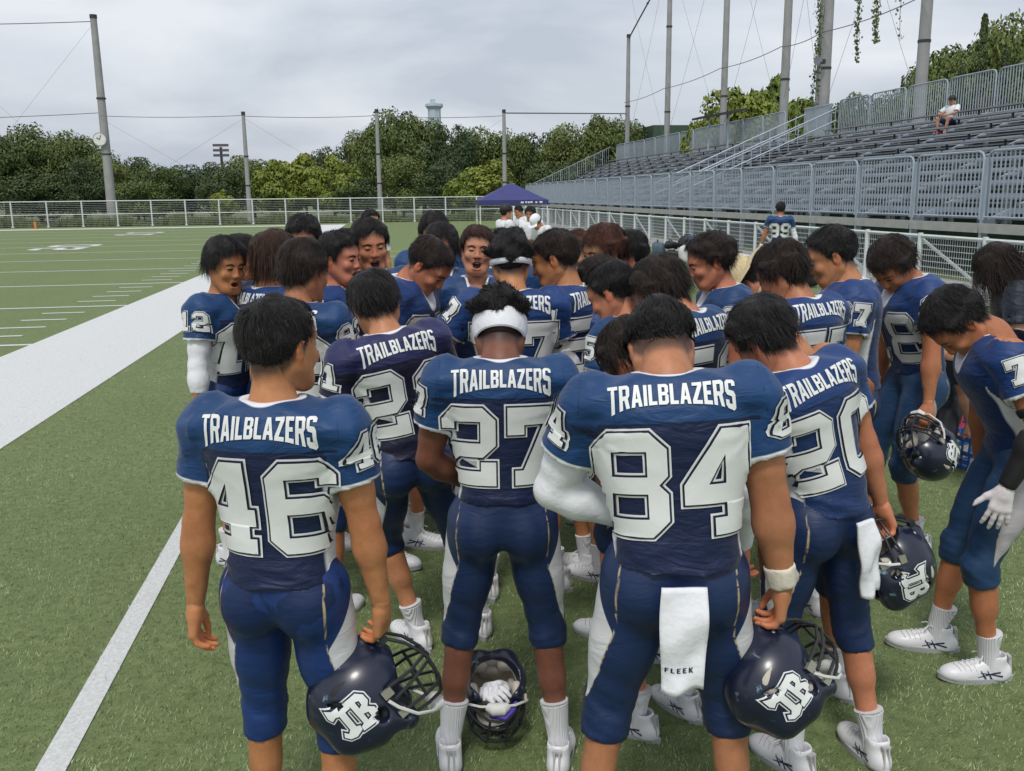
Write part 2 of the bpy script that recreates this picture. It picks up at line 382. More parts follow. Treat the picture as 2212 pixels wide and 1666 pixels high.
# ------------------------------------------------------------------ person materials
def jersey_mat(name, yoke, body, white=(.74, .75, .78)):
    m, nt, b = newmat(name)
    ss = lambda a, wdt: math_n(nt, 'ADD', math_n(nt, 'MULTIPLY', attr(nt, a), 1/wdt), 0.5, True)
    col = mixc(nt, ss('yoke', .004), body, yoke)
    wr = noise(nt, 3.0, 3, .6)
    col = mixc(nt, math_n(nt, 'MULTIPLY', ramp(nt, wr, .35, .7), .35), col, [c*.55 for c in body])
    seam = math_n(nt, 'SUBTRACT', 1.0, math_n(nt, 'MULTIPLY', math_n(nt, 'ABSOLUTE', attr(nt, 'yoke')), 250), True)
    col = mixc(nt, math_n(nt, 'MULTIPLY', seam, .8), col, [c*.25 for c in body])
    seam2 = math_n(nt, 'SUBTRACT', 1.2, math_n(nt, 'MULTIPLY', math_n(nt, 'ABSOLUTE', attr(nt, 'seam')), 420), True)
    col = mixc(nt, math_n(nt, 'MULTIPLY', seam2, .75), col, [c*.3 for c in body])
    col = mixc(nt, ss('panel', .004), col, white)
    col = mixc(nt, ss('collar', .004), col, white)
    nt.links.new(col, b.inputs['Base Color'])
    b.inputs['Roughness'].default_value = .5; b.inputs['Specular IOR Level'].default_value = .35
    b.inputs['Sheen Weight'].default_value = .15; b.inputs['Sheen Roughness'].default_value = .4
    h1 = noise(nt, 6, 3, .5, vscale=(1, 1, 1.8), dist=.6); h2 = noise(nt, 420, 1, .5)
    h3 = noise(nt, 15, 2, .5, vscale=(.6, .6, 2.0), dist=1.6)
    hh = math_n(nt, 'ADD', math_n(nt, 'ADD', h1, math_n(nt, 'MULTIPLY', h3, .45)), math_n(nt, 'MULTIPLY', h2, .07)); bump(nt, b, hh, .55, .02)
    return m
def pants_mat(name, base, white=(.62, .62, .63), wet=0.0):
    m, nt, b = newmat(name)
    ss = lambda a, wdt: math_n(nt, 'ADD', math_n(nt, 'MULTIPLY', attr(nt, a), 1/wdt), 0.5, True)
    col = base; n = noise(nt, 5.5, 5, .6, dist=.6)
    f = ramp(nt, n, .50 if wet else .52, .515 if wet else .75)
    if wet: f = math_n(nt, 'MULTIPLY', f, ss('seat', .08))
    col = mixc(nt, math_n(nt, 'MULTIPLY', f, .9 if wet else .3), base, [c*.45 for c in base])
    col = mixc(nt, ss('panel', .003), col, white)
    pip = math_n(nt, 'SUBTRACT', 1.6, math_n(nt, 'MULTIPLY', math_n(nt, 'ABSOLUTE', attr(nt, 'pipe')), 420), True)
    col = mixc(nt, pip, col, (.48, .38, .22))
    seam = math_n(nt, 'SUBTRACT', 1.3, math_n(nt, 'MULTIPLY', math_n(nt, 'ABSOLUTE', attr(nt, 'seam')), 420), True)
    col = mixc(nt, math_n(nt, 'MULTIPLY', seam, .35), col, [c*.35 for c in base])
    nt.links.new(col, b.inputs['Base Color'])
    b.inputs['Roughness'].default_value = .46; b.inputs['Specular IOR Level'].default_value = .4
    h1 = noise(nt, 7, 4, .55, vscale=(1, 1, 2.8), dist=.8); bump(nt, b, h1, .4, .012)
    return m
def skin_mat():
    m, nt, b = newmat('skin')
    a = attr(nt, 'Col', True); n = noise(nt, 19, 6, .72)
    x = nt.nodes.new('ShaderNodeMix'); x.data_type = 'RGBA'; x.blend_type = 'MULTIPLY'; x.inputs[0].default_value = .6
    nt.links.new(a, x.inputs[6]); nt.links.new(ramp(nt, n, .3, .72, (.58, .48, .45), (1.14, 1.05, 1.02)), x.inputs[7])
    nt.links.new(x.outputs[2], b.inputs['Base Color'])
    b.inputs['Roughness'].default_value = .5; b.inputs['Specular IOR Level'].default_value = .4
    b.inputs['Subsurface Weight'].default_value = .06; b.inputs['Subsurface Radius'].default_value = (.012, .005, .003)
    bump(nt, b, noise(nt, 240, 2), .12, .002)
    return m
def hair_mat(name, col, rough=.36):
    m, nt, b = newmat(name)
    n = noise(nt, 60, 3, .6, vscale=(1, 1, .4))
    nt.links.new(mixc(nt, ramp(nt, n, .3, .7), [c*.6 for c in col], [c*1.6 for c in col]), b.inputs['Base Color'])
    b.inputs['Roughness'].default_value = rough+.16; b.inputs['Specular IOR Level'].default_value = .30
    bump(nt, b, noise(nt, 130, 3, .7, vscale=(1, 1, .3), dist=1.5), .9, .012)
    return m
M_SKIN = skin_mat()
M_HAIR = {'black': hair_mat('hair_black', (.014, .012, .012)), 'brown': hair_mat('hair_brown', (.045, .022, .014), .42), 'dark': hair_mat('hair_dark_brown', (.022, .014, .011), .4), 'red': hair_mat('hair_auburn', (.07, .026, .016), .42)}
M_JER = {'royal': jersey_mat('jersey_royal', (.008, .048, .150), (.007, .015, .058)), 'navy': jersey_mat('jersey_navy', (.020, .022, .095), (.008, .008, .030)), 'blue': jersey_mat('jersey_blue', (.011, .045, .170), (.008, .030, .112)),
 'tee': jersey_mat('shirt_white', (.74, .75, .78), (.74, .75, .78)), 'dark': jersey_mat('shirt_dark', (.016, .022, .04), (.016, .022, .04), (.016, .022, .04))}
M_PAN = {'navy': pants_mat('pants_navy', (.010, .026, .086)), 'royal': pants_mat('pants_royal', (.010, .036, .145), wet=1.0), 'steel': pants_mat('pants_steel', (.018, .052, .125), (.46, .43, .46)), 'dark': pants_mat('pants_dark', (.012, .013, .018), (.012, .013, .018))}
M_NUMW = simple('number_white', (.72, .74, .72), .45, var=.05, bstr=.25, bscale=14, bdist=.01)
M_NUMN = simple('number_navy', (.008, .010, .04), .5)
M_SOCK = simple('sock_white', (.72, .72, .74), .85, var=.06, bstr=.4, bscale=180, bdist=.002)
def _ribs(m):
    nt = m.node_tree; b = nt.nodes['Principled BSDF']; tcn = nt.nodes.new('ShaderNodeTexCoord'); w_ = nt.nodes.new('ShaderNodeTexWave'); w_.wave_type = 'BANDS'; w_.bands_direction = 'DIAGONAL'
    mp = nt.nodes.new('ShaderNodeMapping'); mp.inputs['Scale'].default_value = (1, 1, .02); nt.links.new(tcn.outputs['Object'], mp.inputs['Vector']); nt.links.new(mp.outputs[0], w_.inputs['Vector']); w_.inputs['Scale'].default_value = 55
    bump(nt, b, w_.outputs['Fac'], .6, .004)
_ribs(M_SOCK)
M_CLOTH = simple('cloth_white', (.76, .77, .80), .8, var=.05, bstr=.5, bscale=22, bdist=.012)
M_SHOE = simple('shoe_white', (.74, .74, .76), .38, var=.08, bstr=.15, bscale=60)
M_SHOEB = simple('shoe_cream', (.58, .50, .36), .55)
M_SOLE = simple('sole_grey', (.40, .40, .42), .5)
M_LACE = simple('lace_white', (.78, .78, .79), .8)
M_MARK = simple('shoe_mark_navy', (.015, .02, .06), .5)
M_BLACK = simple('black_cloth', (.012, .012, .014), .6)
M_TAPE = simple('athletic_tape', (.66, .60, .50), .8, var=.15, vs=30, bstr=.5, bscale=40, bdist=.006)
M_FACE = simple('brow_eye_nostril_shade', (.012, .010, .010), .5)
M_MOUTH = simple('mouth_dark', (.06, .012, .012), .4)
M_TEETH = simple('teeth', (.7, .68, .62), .4)
SKIN = {'tan': (.50, .210, .100), 'mid': (.52, .26, .145), 'dark': (.205, .088, .050), 'pale': (.60, .35, .23), 'red': (.52, .22, .135)}
# ------------------------------------------------------------------ rotation helpers (numpy)
def Rx(a): c, s = math.cos(a), math.sin(a); return np.array([[1, 0, 0], [0, c, -s], [0, s, c]])
def Ry(a): c, s = math.cos(a), math.sin(a); return np.array([[c, 0, s], [0, 1, 0], [-s, 0, c]])
def Rz(a): c, s = math.cos(a), math.sin(a); return np.array([[c, -s, 0], [s, c, 0], [0, 0, 1]])
def unit(v): v = np.asarray(v, float); return v/(np.linalg.norm(v)+1e-12)
def V3(*a): return np.array(a, float)
# ------------------------------------------------------------------ head, hand and shoe prototypes (built once, reused)
def zline(az):
    """hairline height by azimuth: 0 front .. pi back (head-local metres)"""
    return np.interp(az, [0, .55, .95, 1.25, 1.55, 1.9, 2.4, 3.15], [.078, .072, .05, .0, .010, -.035, -.068, -.080])
_heads = {}
def head_proto(expr, h=.0045):
    key = (expr, h)
    if key in _heads: return _heads[key]
    op = {'open': 1.0, 'half': .5}.get(expr, 0.0)
    S = SDF((-.1, -.125, -.155), (.1, .135, .14), h)
    S.ell((0, -.012, .035), (.075, .096, .089), k=.01)
    S.ell((0, .026, -.028), (.066, .068, .080), k=.03)
    S.ell((0, .056, .045), (.055, .036, .045), k=.03)            # forehead
    jz = -.012*op
    S.cone((-.020, .062, -.095+jz), (.020, .062, -.095+jz), .023, .023, k=.03)   # chin
    for s in (-1, 1):
        S.cone((s*.056, -.005, -.045), (s*.034, .050, -.088+jz), .023, .021, k=.03)    # jaw
        S.ell((s*.042, .068, -.024), (.023, .02, .02), k=.02)      # cheek
        S.cone((s*.012, .090, .030), (s*.045, .078, .030), .009, .008, k=.014)  # brow
        S.ell((s*.031, .099, .008), (.018, .013, .011), k=.012, op='s')
        S.ell((s*.031, .083, .007), (.015, .012, .010), k=.004)    # eyeball / lid
        S.ell((s*.079, -.012, -.004), (.009, .020, .033), M=Ry(s*.18)@Rx(-.22)@Rz(-s*.35), k=.008)   # ear
        S.ell((s*.088, -.004, -.001), (.006, .010, .017), M=Rx(-.22), k=.006, op='s')
        S.ell((s*.012, .101, -.032), (.009, .009, .007), k=.006)
    S.cone((0, .088, .022), (0, .105, -.026), .008, .0105, k=.014)   # nose
    S.cone((-.018, .086, -.060), (.018, .086, -.060), .0075, .0075, k=.008)
    S.cone((0, .091, -.060), (0, .091, -.061), .008, .008, k=.008)
    S.cone((-.014, .086, -.073+jz*1.6), (.014, .086, -.073+jz*1.6), .008, .008, k=.008)
    if op: S.ell((0, .095, -.067+jz*.7), (.019+.004*op, .024, .005+.013*op), k=.005, op='s')
    else: S.cone((-.021, .096, -.0665), (.021, .096, -.0665), .0022, .0022, k=.004, op='s')
    S.cone((0, -.02, -.05), (0, -.035, -.115), .052, .046, k=.03)
    V, Q = S.mesh(); V = relax(V, Q, 1, .3)
    bvh = BVHTree.FromPolygons([tuple(v) for v in V], [tuple(q) for q in Q])
    # colour multipliers on the skin tone
    c = np.ones((len(V), 3)); x, y, z = V.T
    az = np.abs(np.arctan2(x, y+.012))
    lip = ((y > .078) & (np.abs(x) < .022+.003*op) & (np.abs(z+.067-jz*.7) < .011+.016*op))
    c[lip] *= (.92, .72, .72)
    if op: c[(np.abs(x) < .021) & (y < .086) & (y > .05) & (np.abs(z+.067-jz*.7) < .02*op+.003)] = (.10, .04, .05)
    ear = np.abs(x) > .079; c[ear] *= (1.0, .80, .76)
    nz = (y > .1); c[nz] *= (1.0, .9, .88)
    under = z < -.085; c[under] *= (.94, .92, .90)
    stub = sstep(-.026, .004, z-zline(az)); fz = stub*(np.abs(x) < .079)
    dec = []
    def flat(pts, off, step=.006):
        v, f = tri_polys([pts if area2(pts) > 0 else pts[::-1]], step)
        return project(v, f, lambda u, w_: ((u, .3, w_), (0, -1, 0)), bvh, off)
    for s in (-1, 1):
        br = [(s*.012, .0240), (s*.030, .0320), (s*.050, .0255), (s*.048, .0215), (s*.030, .0258), (s*.014, .0190)]
        dec.append(flat(br, .0014))
        hh_ = {'neutral': 1.0, 'half': 1.0, 'eyes': 1.0}.get(expr, .5)
        ey = [(s*.016, .0030), (s*.022, .0030+.0050*hh_), (s*.031, .0030+.0068*hh_), (s*.040, .0035+.0050*hh_), (s*.047, .0045), (s*.039, .0030-.0012*hh_), (s*.031, .0024-.0022*hh_), (s*.023, .0024-.0014*hh_)]
        dec.append(flat(ey, .0013))
        dec.append(flat([(s*.004, -.0375), (s*.009, -.0345), (s*.013, -.0375), (s*.009, -.0395)], .0010))  # dark decals paint the shade inside the nostrils
    teeth = None
    if op == 1.0:
        pts = [(-.013, -.0625), (.013, -.0625), (.012, -.0665), (-.012, -.0665)]
        v, f = tri_polys([pts], .006); teeth = (np.stack([v[:, 0], .080-8*v[:, 0]**2, v[:, 1]], 1), f)
    _heads[key] = (V, Q, c, fz, dec, teeth); return _heads[key]
_hands = {}
def hand_proto(pose, h=.0046):
    key = (pose, h)
    if key in _hands: return _hands[key]
    S = SDF((-.09, -.03, -.11), (.06, .2, .04), h)
    cur = {'relax': (28, 34, 22), 'grip': (62, 78, 45), 'flat': (8, 12, 8), 'claw': (35, 50, 30)}[pose]
    xs = (-.029, -.0095, .0105, .029); ln = (.074, .082, .076, .060); spread = (-.10, -.03, .04, .12) if pose != 'flat' else (-.2, -.06, .08, .22)
    S.cone((0, -.02, 0), (0, .03, 0), .024, .026, k=.02)
    for x, l, sp in zip(xs, ln, spread):
        p = V3(x, .086-abs(x)*.25, 0); S.cone((x*.55, .012, 0), p, .015, .0135, k=.014)
        a = 0
        for fr, c_, r0, r1 in ((.45, cur[0], .0102, .0092), (.30, cur[1], .0092, .0085), (.25, cur[2], .0085, .0072)):
            a += R(c_*(1+.12*random.uniform(-1, 1)))
            d = V3(math.sin(sp)*math.cos(a), math.cos(a)*math.cos(sp), -math.sin(a)); q = p+d*l*fr
            S.cone(p, q, r0, r1, k=.004); p = q
    t0 = V3(-.020, .022, -.006)
    t1, t2, t3 = {'relax': (V3(-.043, .052, -.018), V3(-.048, .083, -.028), V3(-.044, .106, -.034)), 'grip': (V3(-.036, .050, -.028), V3(-.030, .078, -.045), V3(-.014, .094, -.055)), 'flat': (V3(-.052, .045, -.010), V3(-.072, .068, -.012), V3(-.088, .086, -.012)), 'claw': (V3(-.045, .048, -.02), V3(-.055, .075, -.035), V3(-.05, .098, -.045))}[pose]
    S.cone(t0, t1, .019, .014, k=.012); S.cone(t1, t2, .0125, .0105, k=.004); S.cone(t2, t3, .0105, .0085, k=.003)
    V, Q = S.mesh()
    c = np.ones((len(V), 3)); tip = V[:, 1] > .09; c[tip] *= (1.02, .92, .9)
    pal = (V[:, 2] < -.006) & (V[:, 1] > 0); c[pal] *= (1.12, 1.02, 1.0)
    _hands[key] = (V, Q, c); return _hands[key]
_shoes = {}
def shoe_meshes(style):
    if style in _shoes: return _shoes[style]
    S = SDF((-.07, -.11, -.11), (.07, .22, .08), .0058)
    g = -.085                                       # ground plane below the ankle
    S.ell((0, -.048, g+.040), (.036, .042, .045), k=.02)
    S.cone((0, -.03, g+.030), (.004, .10, g+.030), .036, .041, k=.02)
    S.ell((-.002, .124, g+.034), (.044, .066, .036), k=.02)
    S.cone((0, -.012, g+.075), (0, .075, g+.044), .036, .032, k=.02)
    S.cone((0, -.030, g+.06), (0, -.026, g+.10), .036, .040, k=.012)
    S.cone((0, -.026, g+.09), (0, -.022, g+.16), .031, .036, k=.006, op='s')
    S.apply(lambda X, Y, Z: (g+.012+.014*np.clip((Y-.1)/.09, 0, 1)**2-Z)+0*X+0*Y, (-.1, -.12, -.2), (.1, .25, .1), k=.004, op='i')
    V, Q = S.mesh(); V = relax(V, Q, 1, .3)
    up = npmesh('shoe', V, Q, [M_SHOEB if style == 'cream' else M_SHOE])
    mb = MB(); n = 22; ring = []
    for i in range(n):
        a = 2*math.pi*i/n; y = .048+.145*math.sin(a); x = (.040+.009*math.sin(a))*math.cos(a)*(1 if math.sin(a) > -.4 else .9)
        ring.append((x, y))
    lift = lambda y: .012*max(0, (y-.1)/.09)**2
    vs = [(x*1.05, y*1.02-.001, g+.003+lift(y)) for x, y in ring]+[(x*1.10, y*1.03-.0015, g+.024+lift(y)) for x, y in ring]
    mb.add(vs, [(i, (i+1) % n, n+(i+1) % n, n+i) for i in range(n)]+[tuple(range(n-1, -1, -1)), tuple(range(n, 2*n))])
    for x, y in ((-.025, -.06), (.025, -.06), (-.03, .0), (.03, .0), (-.03, .08), (.032, .08), (-.022, .14), (.024, .14)):
        mb.tube([(x, y, g+.008+lift(y)), (x, y, g-.006+lift(y))], [.008, .005], 6)
    sole = mb.mesh('sole', M_SOLE, True)
    bvh = BVHTree.FromPolygons([tuple(v) for v in V], [tuple(q) for q in Q])
    mb = MB()                                          # laces across the instep, bow on top
    for k in range(5):
        y = .02+.017*k; pts = []
        for u in np.linspace(-.02, .02, 5):
            h_ = bvh.ray_cast(Vector((u, y+abs(u)*.25, .2)), Vector((0, 0, -1)))
            if h_[0]: pts.append(h_[0]+Vector((0, 0, .002)))
        if len(pts) > 1: mb.tube(pts, .0032, 5)
    h_ = bvh.ray_cast(Vector((0, .015, .2)), Vector((0, 0, -1)))
    if h_[0]:
        p = h_[0]
        for s in (-1, 1):
            mb.tube([p+Vector((0, 0, .004)), p+Vector((s*.018, .012, .014)), p+Vector((s*.035, .006, .010)), p+Vector((s*.02, -.004, .006)), p+Vector((0, 0, .005))], .0025, 5)
            mb.tube([p+Vector((0, 0, .004)), p+Vector((s*.02, .02, .008)), p+Vector((s*.036, .035, -.004))], .0025, 5)
    lace = mb.mesh('lace', M_LACE, True)
    mh = MB()
    for dx in (-.010, .010):
        mh.bar((dx, -.085, g+.035), (dx*.8, -.076, g+.108), .010, .006)
    mh.bar((-.016, -.074, g+.106), (.016, -.074, g+.106), .012, .008)
    for yy in (.075, .095, .115, .135):
        pts = []
        for u in np.linspace(-.036, .036, 7):
            h_ = bvh.ray_cast(Vector((u, yy-abs(u)*.4, .2)), Vector((0, 0, -1)))
            if h_[0]: pts.append(h_[0]+Vector((0, 0, .0005)))
        if len(pts) > 2: mh.tube(pts, .0016, 4)
    heel = mh.mesh('trim', simple('shoe_trim_grey', (.45, .44, .43), .6), True)
    mk = MB(); Vm, Fm = [], []
    for s in (-1, 1):
        for (a, b_) in (((-.03, -.030), (.055, -.052)), ((-.04, -.048), (.045, -.034)), ((.0, -.062), (.02, -.024)), ((.022, -.062), (.045, -.026))):
            d = unit(V3(b_[0]-a[0], b_[1]-a[1], 0))[:2]; nrm = V3(-d[1], d[0], 0)[:2]*.0035
            pts = [tuple(np.array(a)-nrm), tuple(np.array(b_)-nrm*.4), tuple(np.array(b_)+nrm*.4), tuple(np.array(a)+nrm)]
            v, f = tri_polys([pts if area2(pts) > 0 else pts[::-1]], .012)
            P, f = project(v, f, lambda u, w_: ((s*.3, u, w_), (-s, 0, 0)), bvh, .0015)
            if len(f): Fm.append(f+sum(len(q) for q in Vm)); Vm.append(P)
    mark = npmesh('side_stripe', np.concatenate(Vm), np.concatenate(Fm), [M_MARK]) if Vm else None
    _shoes[style] = (up, sole, lace, mark, heel); return _shoes[style]
# ------------------------------------------------------------------ hair prototypes
_hair = {}
HS = {  # thickness low, thickness high, strand length, strands, lift, bangs, curl
 'short': dict(t0=.004, t1=.018, ln=.042, n=2100, lift=.16, low=0, curl=0),
 'fade': dict(t0=.001, t1=.024, ln=.045, n=2050, lift=.2, low=.035, curl=0),
 'mid': dict(t0=.010, t1=.026, ln=.07, n=2100, lift=.10, low=0, curl=0),
 'mop': dict(t0=.014, t1=.030, ln=.09, n=2100, lift=.10, low=-.01, curl=.1, bangs=1),
 'curly': dict(t0=.004, t1=.034, ln=.04, n=2100, lift=.4, low=.01, curl=1),
 'afrotop': dict(t0=.001, t1=.040, ln=.024, n=2100, lift=.8, low=.075, curl=1.6),
 'long': dict(t0=.016, t1=.026, ln=.15, n=2050, lift=.02, low=-.02, curl=.15, bangs=.3),
 'verylong': dict(t0=.018, t1=.026, ln=.30, n=3000, lift=.0, low=-.03, curl=.08, bangs=.4),
 'messy': dict(t0=.008, t1=.030, ln=.055, n=2100, lift=.32, low=0, curl=.25),
}
def hair_mesh(style, seed, colour):
    seed = seed % 2
    key = (style, seed, colour)
    if key in _hair: return _hair[key]
    p = HS[style]; rg = np.random.default_rng(seed*13+5)
    S = SDF((-.135, -.16, -.11), (.135, .135, .19), .008)
    c0 = V3(0, -.012, .035); ph = rg.uniform(0, 6, 9)
    def cap(X, Y, Z):
        x, y, z = X, Y-c0[1], Z-c0[2]
        r = (.075, .096, .089); k0 = np.sqrt((x/r[0])**2+(y/r[1])**2+(z/r[2])**2); k1 = np.sqrt((x/r[0]**2)**2+(y/r[1]**2)**2+(z/r[2]**2)**2)+1e-6
        d = k0*(k0-1)/k1
        az = np.abs(np.arctan2(x, y)); zl = zline(az)+p['low']*np.clip((az-.6)/.8, 0, 1)
        t = p['t0']*sstep(-.005, .03, Z-zl)-.001+(p['t1']-p['t0'])*sstep(-.01, .055, Z-zl*.6)*sstep(0, .035, Z-zl)
        lump = .0035*np.sin(95*X+ph[4]+4*np.sin(60*Y))*np.sin(80*Y+ph[5]+3*np.sin(70*Z))+.004*(np.sin(38*X+ph[0]+3*np.sin(30*Z+ph[1]))+np.sin(45*Y+ph[2]+3*np.sin(35*X+ph[3])))*(1+p['curl'])
        return np.maximum(d-t-lump*sstep(.0, .03, Z-zl), (zl-Z)*.75)
    S.apply(cap, (-.2, -.2, -.2), (.2, .2, .3), k=.004)
    V, Q = S.mesh(); V = relax(V, Q, 1, .4); nr = vnormals(V, Q)
    out = np.linalg.norm((V-c0)/V3(.075, .096, .089), axis=1) > 1.015
    roots = rg.choice(np.nonzero(out)[0], p['n'])
    P = V[roots]+rg.normal(0, .002, (p['n'], 3)); n = nr[roots]
    crown = c0+V3(.012*rg.choice([-1, 1]), -.052, .10)
    seg = 4; ln = p['ln']*rg.uniform(.55, 1.15, p['n'])
    az0 = np.abs(np.arctan2(P[:, 0], P[:, 1]-c0[1]))
    front = sstep(1.0, .3, az0)
    if p.get('bangs') is not None: ln *= 1-front*.35*(1-p['bangs'])
    if style in ('short', 'fade'): ln *= .45+.75*sstep(.0, .09, P[:, 2])
    edge = P[:, 2]-zline(az0); ln *= .45+.55*sstep(.0, .05, edge) if style not in ('long', 'verylong') else 1
    flow = P-crown; side = rg.choice([-1., 1.])
    # hair on top sweeps forward and a little to one side
    top = sstep(.06, .12, P[:, 2])
    flow = flow/np.linalg.norm(flow, axis=1, keepdims=True); flow[:, 0] += top*.35*side; flow[:, 1] += top*.35
    flow += rg.normal(0, .10+.5*(p['curl'] > .5), P.shape)
    clump = np.sin(P@rg.normal(0, 60, (3, 3))+ph[:3])*.16; flow += clump
    d = flow-n*np.sum(flow*n, 1, keepdims=True); d /= np.linalg.norm(d, axis=1, keepdims=True)+1e-9
    pts = [P-n*.004]; cur = P.copy(); dirn = d+n*p['lift']
    dirn /= np.linalg.norm(dirn, axis=1, keepdims=True)
    for i in range(seg):
        step = (ln/seg)[:, None]
        cur = cur+dirn*step
        g = V3(0, 0, -1)*(.10 if p['lift'] > .5 else .34)
        dirn = dirn+g*(.6 if style not in ('long', 'verylong') else 1.1)+rg.normal(0, .03+.45*p['curl'], P.shape)
        # stay outside the skull
        rel = (cur-c0)/V3(.079, .100, .093); rr = np.linalg.norm(rel, axis=1)
        if p['curl'] < .5:      # lie on the hair mass
            lim = 1+(.5*p['t0']+.5*p['t1']+.004+.05*p['lift']*rg.uniform(0, 1, len(cur))**3)/.085; far = (rr > lim) & (cur[:, 2] > .0); cur[far] = c0+(cur-c0)[far]/rr[far][:, None]*lim[far][:, None]
        ins = rr < 1.06; cur[ins] = c0+(cur-c0)[ins]/rr[ins][:, None]*1.06
        nn = rel/rr[:, None]; ins2 = np.sum(dirn*nn, 1) < 0; dirn[ins2] -= (nn*np.sum(dirn*nn, 1, keepdims=True))[ins2]*.9
        if style in ('mop', 'mid', 'messy', 'short', 'fade', 'long'):     # keep the fringe off the face
            fa = (cur[:, 1] > .06) & (np.abs(cur[:, 0]) < .055) & (cur[:, 2] < (.034 if p.get('bangs', 0) == 1 else .055)); dirn[fa] = V3(0, 0, .05)
        dirn /= np.linalg.norm(dirn, axis=1, keepdims=True)+1e-9
        pts.append(cur.copy())
    pts = np.stack(pts, 1)            # n, seg+1, 3
    if p['curl'] > .5:
        a1 = np.cross(n, rg.normal(0, 1, n.shape)); a1 /= np.linalg.norm(a1, axis=1, keepdims=True)+1e-9; a2 = np.cross(n, a1)
        rr = rg.uniform(.005, .009, p['n']); ph0 = rg.uniform(0, 6.3, p['n']); dr = d*.022+n*rg.uniform(-.004, .012, p['n'])[:, None]*p['lift']
        pts = np.stack([P-n*.004+dr*(i/seg)+rr[:, None]*(a1*np.cos(ph0+i*1.35)[:, None]+(n*.8+a2*.4)*np.sin(ph0+i*1.35)[:, None]) for i in range(seg+1)], 1)
    wd = rg.uniform(.0015, .0029, p['n'])*(1.2 if p['curl'] > .5 else 1)
    tang = np.gradient(pts, axis=1); outd = pts-c0; sd_ = np.cross(tang, outd); sd_ /= np.linalg.norm(sd_, axis=2, keepdims=True)+1e-9
    tap = np.array([1, 1, .9, .6, .12])[None, :, None]
    A = pts-sd_*wd[:, None, None]*tap*.5; B = pts+sd_*wd[:, None, None]*tap*.5
    SV = np.stack([A, B], 2).reshape(-1, 3); m = p['n']; per = 2*(seg+1)
    base = np.arange(m)[:, None]*per; F = []
    for i in range(seg): F.append(np.stack([base[:, 0]+2*i, base[:, 0]+2*i+1, base[:, 0]+2*i+3, base[:, 0]+2*i+2], 1))
    F = np.concatenate(F)+len(V)
    me = npmesh('hair', np.concatenate([V, SV]), np.concatenate([Q, F]), [M_HAIR[colour]])
    _hair[key] = me; return me
# ------------------------------------------------------------------ skeleton
def ik(a, t, l1, l2, hint):
    d = t-a; L_ = min(np.linalg.norm(d), (l1+l2)*.999); u = unit(d); x = (l1*l1-l2*l2+L_*L_)/(2*L_)
    y = math.sqrt(max(l1*l1-x*x, 0)); h = unit(hint-u*(hint@u)); return a+u*x+h*y, a+u*L_
def pose(sp):
    J = {}
    feet = sp.get('feet', ((-.13, .02, 10), (.13, -.02, -10))); A = .085; LT, LS = .435, .425
    hz = 9
    for sx, (fx, fy, fa) in zip((-1, 1), feet): hz = min(hz, A+math.sqrt(((LT+LS)*.994)**2-(fx-sx*.09)**2-fy**2))
    hz -= sp.get('crouch', 0)
    P = V3(0, 0, hz+.02); J['P'] = P; W = P+V3(0, 0, .095); J['W'] = W
    RT = Rz(R(sp.get('twist', 0)))@Ry(R(sp.get('roll', 0)))@Rx(-R(sp.get('lean', 0))); J['RT'] = RT
    t = lambda *a: W+RT@V3(*a)
    J['NB'] = t(0, -.02, .415); J['CH'] = t(0, 0, .22)
    hp, hy, hr = R(sp.get('hp', 8)), R(sp.get('hy', 0)), R(sp.get('hr', 0))
    HR = RT@Rz(hy)@Ry(hr)@Rx(-hp); J['HM'] = HR
    J['HC'] = J['NB']+RT@Rz(hy*.4)@Rx(-hp*.8)@V3(0, .018, .050+.030*max(0., 1-max(sp.get('hp', 8), 0)/32))+HR@V3(0, .020, .072)
    rh = random.Random(int(abs(sp['top'][0]*1000)+abs(sp['top'][1]*777))); HR = HR@np.diag([1.06*rh.uniform(.95, 1.05), 1.06*rh.uniform(.97, 1.03), 1.06*rh.uniform(.96, 1.04)]); J['HM'] = HR
    J['top'] = J['HC']+HR@V3(0, -.012, .035)+V3(0, 0, np.linalg.norm(HR[2]*V3(.095, .116, .110)))
    for s, n, key in ((-1, 'L', 'La'), (1, 'R', 'Ra')):
        sh = t(s*sp.get('shw', .185), -.008, .355); J['S'+n] = sh
        a = sp.get(key, {})
        tgt = np.array(a.get('to', (s*.27, .04, hz-.13)), float); hint = np.array(a.get('hint', (s*.5, -.8, -.2)), float)
        J['E'+n], J['H'+n] = ik(sh, tgt, .285, .258, hint)
        fd = unit(np.array(a['fd'], float)) if 'fd' in a else unit(J['H'+n]-J['E'+n])
        bn = np.array(a.get('bn', (s*1., 0., .0)), float); bn = unit(bn-fd*(bn@fd)); J['hf'+n] = (fd, bn); J['hp'+n] = a.get('hand', 'relax')
    for s, n, (fx, fy, fa) in ((-1, 'L', feet[0]), (1, 'R', feet[1])):
        hip = P+V3(s*.09, 0, -.02); an = V3(fx, fy, A); J['hip'+n] = hip
        kd = Rz(R(fa))@V3(s*.06, 1, 0)
        J['K'+n], J['A'+n] = ik(hip, an, LT, LS, kd); J['fa'+n] = R(fa)
    return J
PROF = np.array([(-.20, .168, .136, -.018), (-.12, .165, .135, -.018), (-.06, .149, .120, -.010), (.02, .142, .112, 0), (.10, .155, .119, .002), (.20, .176, .130, 0), (.28, .188, .134, -.006), (.34, .184, .126, -.012), (.395, .140, .10, -.018), (.44, .085, .072, -.02)])
